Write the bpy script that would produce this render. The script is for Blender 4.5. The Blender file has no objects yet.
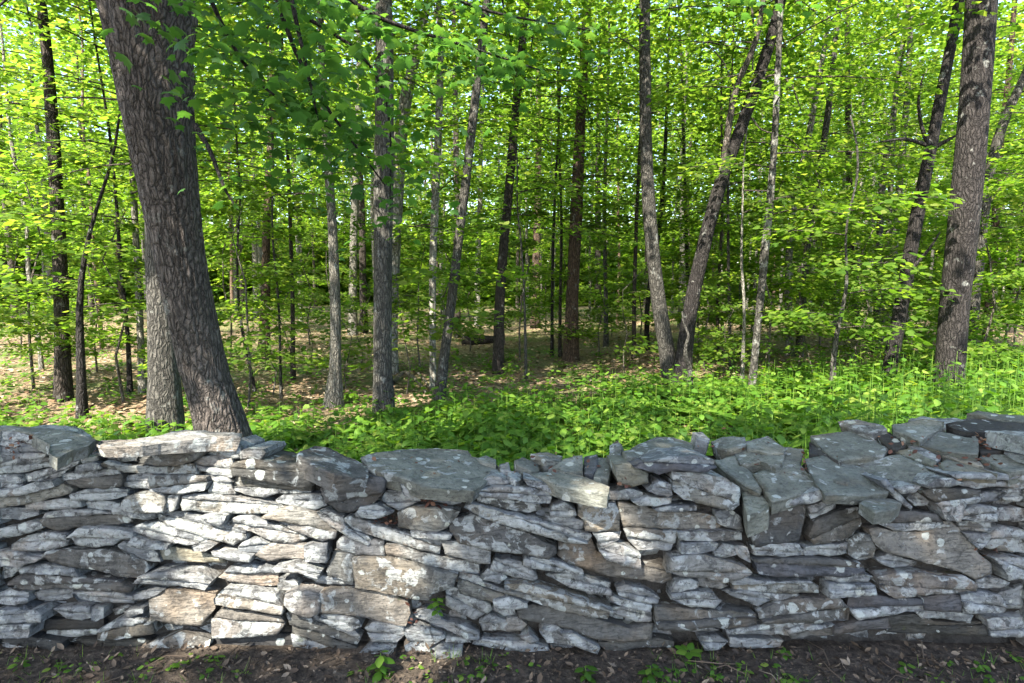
import bpy, bmesh, math, random
import numpy as np
from mathutils import Vector, Matrix, noise
from mathutils.geometry import delaunay_2d_cdt

R = math.radians
sc = bpy.context.scene
COL = sc.collection
random.seed(11)
RNG = np.random.default_rng(11)

# ------------------------------------------------------------------ camera
F_PX, CX, CY = 610.0, 512.0, 341.5
PITCH = R(5.6)
CAM = np.array([0.0, 0.0, 1.6])
FWD = np.array([0, math.cos(PITCH), -math.sin(PITCH)])
UPV = np.array([0, math.sin(PITCH), math.cos(PITCH)])
cd = bpy.data.cameras.new('camera')
cam = bpy.data.objects.new('camera', cd)
COL.objects.link(cam)
cam.location = CAM
cam.rotation_euler = (R(90) - PITCH, 0, 0)
cd.sensor_width = 36
cd.lens = F_PX / 1024 * 36
cd.clip_start = 0.05
cd.clip_end = 600
sc.camera = cam

# ------------------------------------------------------------------ light
SUN = np.array([-0.46, -0.84, 1.0]); SUN /= np.linalg.norm(SUN)
w = bpy.data.worlds.new('World'); sc.world = w
w.use_nodes = True
nt = w.node_tree
bg = nt.nodes['Background']
sky = nt.nodes.new('ShaderNodeTexSky')
sky.sky_type = 'NISHITA'
sky.sun_disc = False
sky.sun_elevation = math.asin(SUN[2])
sky.sun_rotation = math.atan2(SUN[0], SUN[1])
sky.air_density = 1.0
sky.dust_density = 1.5
nt.links.new(sky.outputs[0], bg.inputs['Color'])
bg.inputs['Strength'].default_value = 0.15
sd = bpy.data.lights.new('sun', 'SUN')
sd.energy = 5.0
sd.angle = R(0.53)
sd.color = (1.0, 0.94, 0.84)
so = bpy.data.objects.new('sun', sd); COL.objects.link(so)
so.rotation_euler = Vector(-SUN).to_track_quat('-Z', 'Y').to_euler()
sd.color = (1.0, 0.93, 0.81)
so.location = (-10, -15, 30)

sc.view_settings.view_transform = 'Standard'
sc.view_settings.look = 'None'
sc.view_settings.gamma = 1
sc.view_settings.exposure = 2.35
sc.render.engine = 'CYCLES'
cy = sc.cycles
cy.use_denoising = True
cy.max_bounces = 14
cy.diffuse_bounces = 9
cy.glossy_bounces = 2
cy.transmission_bounces = 9
cy.transparent_max_bounces = 4
cy.caustics_reflective = False
cy.caustics_refractive = False
cy.sample_clamp_indirect = 6.0


# ------------------------------------------------------------------ helpers
def ray(px, py):
    d = FWD + np.array([1, 0, 0]) * (px - CX) / F_PX + UPV * (CY - py) / F_PX
    return d


def at_y(px, py, Y):
    d = ray(px, py)
    return CAM + d * (Y / d[1])


def ground_y(px, py):
    d = ray(px, py)
    return (CAM + d * (1.6 / -d[2]))[1]


def to_px(p):
    v = np.asarray(p) - CAM
    z = v @ FWD
    return CX + F_PX * v[0] / z, CY - F_PX * (v @ UPV) / z, z


def tag(o, label=None, cat=None, group=None, kind=None):
    if label: o['label'] = label
    if cat: o['category'] = cat
    if group: o['group'] = group
    if kind: o['kind'] = kind
    return o


def empty(name, loc):
    o = bpy.data.objects.new(name, None)
    COL.objects.link(o)
    o.location = [float(c) for c in loc]
    o.empty_display_size = 0.2
    return o


def mesh_np(name, verts, faces_flat, sizes, mats, mat_idx=None, smooth=False):
    """faces_flat: flat vertex indices; sizes: verts per face"""
    me = bpy.data.meshes.new(name)
    verts = np.asarray(verts, dtype=np.float32).reshape(-1, 3)
    faces_flat = np.asarray(faces_flat, dtype=np.int32)
    sizes = np.asarray(sizes, dtype=np.int32)
    me.vertices.add(len(verts))
    me.vertices.foreach_set('co', verts.ravel())
    me.loops.add(len(faces_flat))
    me.loops.foreach_set('vertex_index', faces_flat)
    me.polygons.add(len(sizes))
    st = np.zeros(len(sizes), dtype=np.int32)
    st[1:] = np.cumsum(sizes)[:-1]
    me.polygons.foreach_set('loop_start', st)
    if mat_idx is not None:
        me.polygons.foreach_set('material_index', np.asarray(mat_idx, dtype=np.int32))
    if smooth == 'tri':                  # split faces of stone: only the dressed front is shaded smooth
        me.polygons.foreach_set('use_smooth', sizes == 3)
    elif smooth:
        me.polygons.foreach_set('use_smooth', np.ones(len(sizes), dtype=bool))
    for m in mats: me.materials.append(m)
    me.update(calc_edges=True)
    me.validate()
    return me


def link(name, me, parent=None):
    o = bpy.data.objects.new(name, me)
    COL.objects.link(o)
    if parent: o.parent = parent
    return o


class Acc:
    """collects pieces into one mesh"""
    def __init__(s): s.v = []; s.f = []; s.n = []; s.m = []; s.k = 0
    def add(s, v, f, sizes, mat=0):
        v = np.asarray(v, dtype=np.float32).reshape(-1, 3)
        s.v.append(v); s.f.append(np.asarray(f, dtype=np.int64) + s.k)
        s.n.append(np.asarray(sizes)); s.m.append(np.full(len(sizes), mat)); s.k += len(v)
    def mesh(s, name, mats, smooth=False):
        return mesh_np(name, np.concatenate(s.v), np.concatenate(s.f), np.concatenate(s.n), mats, np.concatenate(s.m), smooth)


# ------------------------------------------------------------------ materials
def new_mat(name):
    m = bpy.data.materials.new(name); m.use_nodes = True
    m.node_tree.nodes.clear()
    return m, m.node_tree


class NB:
    """tiny node helper"""
    def __init__(s, nt): s.nt = nt
    def n(s, t, **kw):
        x = s.nt.nodes.new(t)
        for k, v in kw.items(): setattr(x, k, v)
        return x
    def l(s, a, b): s.nt.links.new(a, b)
    def noise(s, vec, scale, detail=4, rough=.55, dist=0):
        x = s.n('ShaderNodeTexNoise')
        x.inputs['Scale'].default_value = scale; x.inputs['Detail'].default_value = detail
        x.inputs['Roughness'].default_value = rough; x.inputs['Distortion'].default_value = dist
        if vec is not None: s.l(vec, x.inputs['Vector'])
        return x.outputs['Fac']
    def ramp(s, fac, stops, interp='LINEAR'):
        x = s.n('ShaderNodeValToRGB'); cr = x.color_ramp; cr.interpolation = interp
        while len(cr.elements) > 1: cr.elements.remove(cr.elements[-1])
        for i, (p, c) in enumerate(stops):
            e = cr.elements[0] if i == 0 else cr.elements.new(p)
            e.position = p
            e.color = (c, c, c, 1) if not hasattr(c, '__len__') else (*c, 1)
        s.l(fac, x.inputs[0])
        return x.outputs[0]
    def mix(s, fac, a, b, mode='MIX'):
        x = s.n('ShaderNodeMix', data_type='RGBA', blend_type=mode)
        for sock, v in ((x.inputs[0], fac), (x.inputs[6], a), (x.inputs[7], b)):
            if hasattr(v, 'links'): s.l(v, sock)
            elif hasattr(v, '__len__'): sock.default_value = (*v, 1)
            else: sock.default_value = v
        return x.outputs[2]
    def math(s, op, a, b=None):
        x = s.n('ShaderNodeMath', operation=op)
        for i, v in enumerate((a, b)):
            if v is None: continue
            if hasattr(v, 'links'): s.l(v, x.inputs[i])
            else: x.inputs[i].default_value = v
        return x.outputs[0]
    def mapping(s, vec, scale=(1, 1, 1), loc=(0, 0, 0)):
        x = s.n('ShaderNodeMapping'); x.inputs['Scale'].default_value = scale
        x.inputs['Location'].default_value = loc
        s.l(vec, x.inputs['Vector']); return x.outputs[0]
    def out(s, sh):
        o = s.n('ShaderNodeOutputMaterial'); s.l(sh, o.inputs['Surface'])
    def bsdf(s, col, rough=.85, bump=None, bstr=.5, bdist=.01, spec=.3):
        p = s.n('ShaderNodeBsdfPrincipled')
        if hasattr(col, 'links'): s.l(col, p.inputs['Base Color'])
        else: p.inputs['Base Color'].default_value = (*col, 1)
        if hasattr(rough, 'links'): s.l(rough, p.inputs['Roughness'])
        else: p.inputs['Roughness'].default_value = rough
        p.inputs['Specular IOR Level'].default_value = spec
        if bump is not None:
            b = s.n('ShaderNodeBump'); b.inputs['Strength'].default_value = bstr
            b.inputs['Distance'].default_value = bdist
            s.l(bump, b.inputs['Height']); s.l(b.outputs[0], p.inputs['Normal'])
        return p.outputs[0]


def stone_material():
    m, nt = new_mat('slate_with_lichen'); b = NB(nt)
    oi = b.n('ShaderNodeObjectInfo'); geo = b.n('ShaderNodeNewGeometry')
    off = b.math('MULTIPLY', oi.outputs['Random'], 37.0)
    va = b.n('ShaderNodeVectorMath', operation='ADD')
    b.l(geo.outputs['Position'], va.inputs[0]); b.l(off, va.inputs[1])
    P = va.outputs[0]
    isl = geo.outputs['Random Per Island']
    tone = b.mix(1.0, oi.outputs['Color'], b.ramp(isl, [(0, (.72, .74, .76)), (.35, (1.0, .98, .94)), (.7, (1.0, 1.02, 1.03)), (1, (1.28, 1.24, 1.18))]), 'MULTIPLY')
    isl2 = b.math('FRACT', b.math('MULTIPLY', isl, 17.31))
    amount = b.math('ADD', oi.outputs['Alpha'], b.math('MULTIPLY', b.math('SUBTRACT', isl2, .5), .32))
    big = b.noise(P, 8, 6, .65)
    fine = b.noise(P, 60, 4, .65)
    strata = b.noise(b.mapping(P, (5, 5, 48)), 1.0, 4, .6)
    v = b.ramp(big, [(.3, .6), (.5, .97), (.7, 1.3)])
    c = b.mix(1.0, tone, v, 'MULTIPLY')
    c = b.mix(.6, c, b.ramp(fine, [(.32, .7), (.5, 1.0), (.68, 1.22)]), 'MULTIPLY')
    c = b.mix(b.math('MULTIPLY', isl2, .25), c, b.ramp(strata, [(.35, .4), (.55, 1.0)]), 'MULTIPLY')
    # split lines between the layers of slate
    cn = b.noise(b.mapping(P, (3.5, 3.5, 26)), 1.0, 5, .6, .2)
    cr = b.ramp(cn, [(.455, 1.0), (.468, .25), (.481, 1.0), (.555, 1.0), (.566, .35), (.577, 1.0)])
    c = b.mix(b.math('MULTIPLY', isl, .55), c, cr, 'MULTIPLY')
    # brown iron staining
    st = b.ramp(b.noise(P, 4.2, 3, .5), [(.52, 0.0), (.66, .6)])
    c = b.mix(st, c, b.mix(1.0, c, (1.22, 1.0, .80), 'MULTIPLY'))
    # pale lichen: crisp blotches whose coverage follows the stone
    ln = b.noise(P, 15, 6, .58, .6)
    cov = b.math('SUBTRACT', .70, b.math('MULTIPLY', amount, .36))
    lf = b.ramp(b.math('ADD', b.math('MULTIPLY', b.math('SUBTRACT', ln, cov), 22.0), .5), [(0, 0.0), (1, 1.0)])
    lc = b.ramp(b.noise(P, 38, 5, .6), [(.3, (.19, .20, .19)), (.5, (.27, .28, .27)), (.7, (.36, .37, .355))])
    c = b.mix(b.math('MULTIPLY', lf, .78), c, lc)
    # round lichen rosettes with a darker rim
    rv = b.n('ShaderNodeTexVoronoi'); rv.inputs['Scale'].default_value = 17
    wn = b.n('ShaderNodeVectorMath', operation='MULTIPLY_ADD'); nz = b.n('ShaderNodeTexNoise'); nz.inputs['Scale'].default_value = 40; nz.inputs['Detail'].default_value = 3
    b.l(P, nz.inputs['Vector']); b.l(nz.outputs['Color'], wn.inputs[0]); wn.inputs[1].default_value = (.02, .02, .02); b.l(P, wn.inputs[2]); b.l(wn.outputs[0], rv.inputs['Vector'])
    sr = b.n('ShaderNodeSeparateColor'); b.l(rv.outputs['Color'], sr.inputs[0])
    on = b.math('GREATER_THAN', sr.outputs[0], .76)
    rr_ = b.math('DIVIDE', rv.outputs['Distance'], b.math('ADD', b.math('MULTIPLY', sr.outputs[1], .35), .15))
    disc = b.math('MULTIPLY', on, b.ramp(rr_, [(0, .8), (.78, .85), (.9, 0.0)]))
    c = b.mix(disc, c, b.ramp(sr.outputs[2], [(0, (.36, .38, .35)), (.5, (.29, .31, .29)), (.75, (.42, .42, .38)), (1, (.26, .27, .22))]))
    # black crust lichen and soot-dark weathering
    dn = b.noise(P, 19, 8, .74, .4)
    df = b.ramp(dn, [(.54, 0.0), (.60, .75)])
    df = b.math('MULTIPLY', df, b.math('MINIMUM', b.math('MULTIPLY', amount, 2.4), 1.0))
    df2 = b.ramp(b.noise(P, 75, 4, .7), [(.58, 0.0), (.66, .6)])
    c = b.mix(df, c, (.030, .030, .030))
    c = b.mix(df2, c, (.035, .034, .032))
    # a little moss
    mf = b.ramp(b.noise(P, 5.1, 6, .7), [(.66, 0.0), (.73, .7)])
    c = b.mix(mf, c, (.075, .09, .028))
    h = b.math('ADD', b.math('MULTIPLY', strata, 1.2), b.math('MULTIPLY', fine, .6))
    h = b.math('ADD', h, b.math('MULTIPLY', b.noise(P, 20, 6, .68), 1.4))
    h = b.math('ADD', h, b.math('MULTIPLY', lf, .15))
    h = b.math('ADD', h, b.math('MULTIPLY', cr, .6))
    b.out(b.bsdf(c, .9, h, .75, .011, .2))
    return m


def bark_material(name, ridge=26, zs=.22, lich=.35):
    m, nt = new_mat(name); b = NB(nt)
    oi = b.n('ShaderNodeObjectInfo'); geo = b.n('ShaderNodeNewGeometry')
    off = b.math('MULTIPLY', oi.outputs['Random'], 23.0)
    va = b.n('ShaderNodeVectorMath', operation='ADD')
    b.l(geo.outputs['Position'], va.inputs[0]); b.l(off, va.inputs[1])
    P = va.outputs[0]
    wv = b.n('ShaderNodeTexNoise'); wv.inputs['Scale'].default_value = 7; wv.inputs['Detail'].default_value = 4
    b.l(P, wv.inputs['Vector'])
    wsub = b.n('ShaderNodeVectorMath', operation='MULTIPLY_ADD')
    b.l(wv.outputs['Color'], wsub.inputs[0]); wsub.inputs[1].default_value = (.09, .09, .25); b.l(P, wsub.inputs[2])
    vo = b.n('ShaderNodeTexVoronoi', feature='DISTANCE_TO_EDGE'); vo.inputs['Scale'].default_value = ridge
    b.l(b.mapping(wsub.outputs[0], (1, 1, zs)), vo.inputs['Vector'])
    r0 = b.noise(b.mapping(P, (1, 1, zs)), ridge, 5, .65, .4)
    plate = b.ramp(vo.outputs['Distance'], [(0, 0.0), (.10, .35), (.32, 1.0)])
    r = b.math('ADD', b.math('MULTIPLY', plate, .5), b.math('MULTIPLY', r0, .5))
    f = b.noise(b.mapping(P, (1, 1, .5)), ridge * 4, 3, .6)
    c = b.mix(1.0, oi.outputs['Color'], b.ramp(r, [(.25, .34), (.5, .85), (.8, 1.3)]), 'MULTIPLY')
    c = b.mix(.5, c, b.ramp(f, [(.35, .5), (.6, 1.3)]), 'MULTIPLY')
    lf = b.ramp(b.noise(P, 6, 6, .65), [(.66 - lich * .25, 0.0), (.74 - lich * .25, .6)])
    c = b.mix(lf, c, (.25, .255, .23))
    h = b.math('ADD', r, b.math('MULTIPLY', f, .35))
    b.out(b.bsdf(c, .92, h, 1.0, .035, .2))
    return m


def leaf_material(name, stops, trans=(1.5, 1.45, .7), tfac=.5, rough=.5):
    m, nt = new_mat(name); b = NB(nt)
    geo = b.n('ShaderNodeNewGeometry')
    c = b.ramp(geo.outputs['Random Per Island'], stops)
    oi = b.n('ShaderNodeObjectInfo')
    c = b.mix(.55, c, b.ramp(oi.outputs['Random'], [(0, .7), (.5, 1.0), (1, 1.3)]), 'MULTIPLY')
    p = b.bsdf(c, rough, spec=.35)
    t = b.n('ShaderNodeBsdfTranslucent')
    b.l(b.mix(1.0, c, trans, 'MULTIPLY'), t.inputs['Color'])
    mx = b.n('ShaderNodeMixShader'); mx.inputs[0].default_value = tfac
    b.l(p, mx.inputs[1]); b.l(t.outputs[0], mx.inputs[2])
    b.out(mx.outputs[0])
    return m


def ground_material():
    m, nt = new_mat('forest_floor'); b = NB(nt)
    geo = b.n('ShaderNodeNewGeometry'); P = geo.outputs['Position']
    n1 = b.noise(P, 28, 6, .7); n2 = b.noise(P, .55, 5, .6); n3 = b.noise(P, 9, 4, .6)
    c = b.ramp(n1, [(.32, (.06, .044, .030)), (.5, (.18, .132, .084)), (.68, (.32, .245, .165))])
    c = b.mix(.5, c, b.ramp(n3, [(.3, .45), (.65, 1.25)]), 'MULTIPLY')
    sx = b.n('ShaderNodeSeparateXYZ'); b.l(P, sx.inputs[0])
    # green ground cover: denser near the wall's far side
    g = b.ramp(n2, [(.46, 0.0), (.60, .8)])
    back = b.math('GREATER_THAN', sx.outputs[1], 3.0)
    c = b.mix(b.math('MULTIPLY', g, back), c, b.ramp(n1, [(.3, (.03, .06, .012)), (.65, (.09, .14, .03))]))
    # dark soil of the verge before the wall
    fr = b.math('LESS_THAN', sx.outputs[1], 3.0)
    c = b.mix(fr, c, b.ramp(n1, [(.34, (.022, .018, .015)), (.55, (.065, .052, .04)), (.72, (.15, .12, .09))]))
    h = b.math('ADD', n1, n3)
    b.out(b.bsdf(c, .95, h, .8, .03, .15))
    return m


def rubble_material():
    m, nt = new_mat('dark_hearting'); b = NB(nt)
    geo = b.n('ShaderNodeNewGeometry'); P = geo.outputs['Position']
    c = b.ramp(b.noise(P, 14, 6, .7), [(.3, (.018, .016, .014)), (.7, (.075, .068, .06))])
    b.out(b.bsdf(c, .95, b.noise(P, 30, 5, .7), 1.0, .03, .1))
    return m


M_STONE = stone_material()
M_RUB = rubble_material()
M_BARK = bark_material('furrowed_bark', 34, .20, .22)
M_BARK2 = bark_material('smooth_grey_bark', 16, .5, .5)
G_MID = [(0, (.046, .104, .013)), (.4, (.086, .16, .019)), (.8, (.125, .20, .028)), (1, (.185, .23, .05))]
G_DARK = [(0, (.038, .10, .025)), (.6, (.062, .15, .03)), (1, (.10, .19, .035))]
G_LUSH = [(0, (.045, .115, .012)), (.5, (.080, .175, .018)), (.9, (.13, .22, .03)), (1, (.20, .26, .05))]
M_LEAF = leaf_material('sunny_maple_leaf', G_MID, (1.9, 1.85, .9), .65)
M_LEAFD = leaf_material('shaded_maple_leaf', G_DARK, (1.7, 1.7, .9), .55)  # deep green, with the shade under the crown put into the colour
M_HERB = leaf_material('lush_herb_leaf', G_LUSH, (1.9, 1.75, .7), .5)
M_DEAD = leaf_material('dead_leaf', [(0, (.09, .05, .03)), (.4, (.17, .105, .06)), (.75, (.29, .21, .13)), (1, (.38, .30, .21))], (1, .9, .7), .15, .7)
M_VERGE = leaf_material('dark_dead_leaf', [(0, (.022, .016, .012)), (.5, (.065, .045, .03)), (.85, (.13, .095, .065)), (1, (.24, .19, .14))], (1, .9, .7), .1, .8)  # darker dead leaves for the verge
M_DEADR = leaf_material('rust_dead_leaf', [(0, (.05, .020, .014)), (.6, (.11, .045, .028)), (1, (.20, .11, .06))], (1, .9, .7), .15, .7)
M_GROUND = ground_material()

# ------------------------------------------------------------------ setting: the ground
def build_ground():
    # one sheet to the horizon, fine near the wall
    xs = np.concatenate([np.linspace(-300, -24, 18), np.linspace(-22, 22, 150), np.linspace(24, 300, 18)])
    ys = np.concatenate([np.linspace(-120, -4, 12), np.linspace(-3, 30, 140), np.linspace(32, 400, 30)])
    X, Y = np.meshgrid(xs, ys)
    Z = np.zeros_like(X)
    for i in range(X.shape[0]):
        for j in range(X.shape[1]):
            x, y = X[i, j], Y[i, j]
            if abs(x) < 60 and y < 80:
                k = min(1, max(0, (y - 3.4) / 3))
                Z[i, j] = noise.noise((x * .35, y * .35, 3)) * .10 * k + noise.noise((x * 2.2, y * 2.2, 7)) * .022
    V = np.stack([X, Y, Z], -1).reshape(-1, 3)
    ny, nx = X.shape
    a = (np.arange(ny - 1)[:, None] * nx + np.arange(nx - 1)[None]).ravel()
    Fq = np.stack([a, a + 1, a + 1 + nx, a + nx], 1).ravel()
    o = link('ground', mesh_np('ground', V, Fq, np.full(len(a), 4), [M_GROUND], smooth=True))
    tag(o, kind='structure')
build_ground()

# ------------------------------------------------------------------ the dry stone wall
K = .12
Y0 = 2.5
def face_pt(px, py):
    d = ray(px, py)
    # Y = Y0 + K z
    t = (Y0 + K * CAM[2] - CAM[1]) / (d[1] - K * d[2])
    return CAM + t * d

FRONT = [(-200, 437), (0, 438), (100, 440), (170, 438), (245, 448), (300, 466), (340, 478), (400, 484), (480, 490), (560, 488), (620, 484), (690, 482),
         (740, 505), (800, 499), (870, 497), (905, 508), (960, 482), (1024, 476), (1250, 470)]
FX = np.array([face_pt(a, b)[0] for a, b in FRONT]); FZ = np.array([face_pt(a, b)[2] for a, b in FRONT])
SLX = np.array([-3, -1.5, -.8, 0.3, .8, 1.2, 4]); SLV = np.array([.02, .03, .10, .12, .18, .22, .24])
def top_z(x, y):
    z = np.interp(x, FX, FZ)
    return z + np.interp(x, SLX, SLV) * (y - (Y0 + K * z))
def top_pt(px, py, up=0.0):
    # where the sight line through (px, py) meets the wall's top surface
    d = ray(px, py)
    lo, hi = 1.5, 8.0
    f = lambda Y: CAM[2] + d[2] / d[1] * Y - (top_z(d[0] / d[1] * Y, Y) + up)
    for _ in range(40):
        mid = (lo + hi) / 2
        if f(mid) > 0: lo = mid
        else: hi = mid
    return CAM + d / d[1] * lo

BACK = [(-60, 436), (40, 434), (110, 438), (180, 432), (240, 437), (270, 452), (310, 449), (345, 456), (380, 452), (470, 450), (520, 458), (600, 456), (625, 446), (670, 440),
        (700, 438), (765, 440), (795, 450), (815, 434), (850, 418), (900, 421), (945, 420), (965, 414), (1024, 418)]
_bp = [top_pt(a, b) for a, b in BACK]
DPX = np.array([p[0] for p in _bp]); DPV = np.array([p[1] for p in _bp])
_o = np.argsort(DPX); DPX = DPX[_o]; DPV = np.clip(DPV[_o] - Y0 - .1, .28, 1.5)
TONES = {'g': (.084, .081, .076, .34), 'l': (.136, .133, .126, .50), 'd': (.040, .039, .037, .14), 't': (.122, .112, .101, .42),
         'c': (.140, .143, .124, .20), 'm': (.056, .068, .023, .2), 'r': (.15, .068, .041, .05), 'b': (.070, .071, .075, .30)}  # c: greenish slab tone, lifted for the sky light on the tops

def poly_area(p):
    x, y = p[:, 0], p[:, 1]
    return .5 * np.sum(x * np.roll(y, -1) - np.roll(x, -1) * y)

def stone_geo(poly, O, U, V, N, depth, protr, seed, step=.0125, rnd=.016, rough=1.0, back=.96):
    """poly: 2-D outline in the (U,V) frame; front face stands at protr along N"""
    poly = np.asarray(poly, float)
    if poly_area(poly) < 0: poly = poly[::-1]
    cen = poly.mean(0)
    q = poly - cen
    ev, evec = np.linalg.eigh(q.T @ q)
    ax = evec[:, 1]; ay = np.array([-ax[1], ax[0]])
    size = math.sqrt(abs(poly_area(poly)))
    # corner-rounded, resampled, roughened outline
    ring = []
    n = len(poly)
    rs = random.Random(seed)
    for i in range(n):
        a, b_ = poly[i], poly[(i + 1) % n]
        L = np.linalg.norm(b_ - a)
        k = max(1, int(L / step))
        for j in range(k): ring.append(a + (b_ - a) * j / k)
    ring = np.array(ring)
    nx = np.roll(ring, -1, 0) - np.roll(ring, 1, 0)
    nrm = np.stack([nx[:, 1], -nx[:, 0]], 1)
    nrm /= np.maximum(np.linalg.norm(nrm, axis=1, keepdims=True), 1e-9)
    jit = np.array([noise.noise((p[0] * 28, p[1] * 28, seed * 1.7)) * .0050 + noise.noise((p[0] * 90, p[1] * 90, seed)) * .0018 for p in ring])
    ring = ring + nrm * (jit[:, None] * rough + .0012)
    # interior points
    mn, mx = ring.min(0), ring.max(0)
    gx = np.arange(mn[0], mx[0], step); gy = np.arange(mn[1], mx[1], step)
    G = np.stack(np.meshgrid(gx, gy), -1).reshape(-1, 2)
    G = G + (np.random.default_rng(seed).random(G.shape) - .5) * step * .7
    A, B = ring, np.roll(ring, -1, 0)
    def seg_dist(P):
        d = B - A
        t = np.clip(((P[:, None] - A) * d).sum(-1) / np.maximum((d * d).sum(-1), 1e-12), 0, 1)
        return np.linalg.norm(P[:, None] - (A + t[..., None] * d), axis=-1).min(1)
    def inside(P):
        x, y = P[:, 0][:, None], P[:, 1][:, None]
        c = ((A[:, 1] > y) != (B[:, 1] > y)) & (x < (B[:, 0] - A[:, 0]) * (y - A[:, 1]) / (B[:, 1] - A[:, 1] + 1e-12) + A[:, 0])
        return c.sum(1) % 2 == 1
    if len(G):
        G = G[inside(G)]
    if len(G):
        G = G[seg_dist(G) > step * .55]
    pts = np.concatenate([ring, G]) if len(G) else ring
    nr = len(ring)
    out = delaunay_2d_cdt([Vector(p) for p in pts], [], [list(range(nr))], 1, 1e-7)
    P = np.array([(v.x, v.y) for v in out[0]]); tris = [list(f) for f in out[2]]
    orig = out[3]
    dist = seg_dist(P)
    e = np.clip(dist / rnd, 0, 1)
    tiltx, tilty = rs.uniform(-.10, .10), rs.uniform(-.14, .06)
    h = []
    for p, ee in zip(P, e):
        r_ = p - cen; a, b_ = r_ @ ax, r_ @ ay
        s = round(noise.noise((a * 3 + seed, b_ * 32, seed * .37)) * 3) / 3 * .006
        s += noise.noise((a * 11 + seed, b_ * 22, seed * .91)) * .006
        s += noise.noise((a * 3.1, b_ * 4.3, seed * .53)) * .005
        s += max(0, noise.noise((a * 5, b_ * 9, seed * .77 + 4)) - .15) * -.03
        h.append(s * rough - (1 - ee) ** 2 * rnd * .8 + r_[0] * tiltx * rough + r_[1] * tilty * rough)
    h = np.array(h) + protr
    front = O + P[:, :1] * U + P[:, 1:] * V + h[:, None] * N
    # back ring from boundary verts (new index of each ring point)
    newidx = {}
    for i, ol in enumerate(orig):
        for q_ in ol: newidx[q_] = i
    rid = [newidx[i] for i in range(nr) if i in newidx]
    rid = [r for k, r in enumerate(rid) if k == 0 or r != rid[k - 1]]
    m = len(rid); nf = len(front)
    rp = P[rid]
    mid = cen + (rp - cen) * 1.0
    r1 = O + mid[:, :1] * U + mid[:, 1:] * V + (protr - rnd * 1.3 - .35 * depth * 0) * N + np.array([[noise.noise((p[0] * 40, p[1] * 40, seed + 5.)) * .004] for p in rp]) * N
    bk = cen + (rp - cen) * back
    r2 = O + bk[:, :1] * U + bk[:, 1:] * V + (protr - depth) * N
    Vv = np.concatenate([front, r1, r2])
    Ff, Sz = [], []
    for t in tris: Ff += t; Sz.append(len(t))
    for i in range(m):
        j = (i + 1) % m
        Ff += [rid[i], nf + i, nf + j, rid[j]]; Sz.append(4)
        Ff += [nf + i, nf + m + i, nf + m + j, nf + j]; Sz.append(4)
    Ff += [nf + m + i for i in range(m)][::-1]; Sz.append(m)
    return Vv, Ff, Sz

def clip_poly(poly, cen, n, c, sgn):
    out = []
    for i in range(len(poly)):
        a, b_ = poly[i], poly[(i + 1) % len(poly)]
        da, db = sgn * ((a - cen) @ n - c), sgn * ((b_ - cen) @ n - c)
        if da >= 0: out.append(a)
        if (da > 0) != (db > 0): out.append(a + (b_ - a) * da / (da - db))
    return np.array(out)

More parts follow.
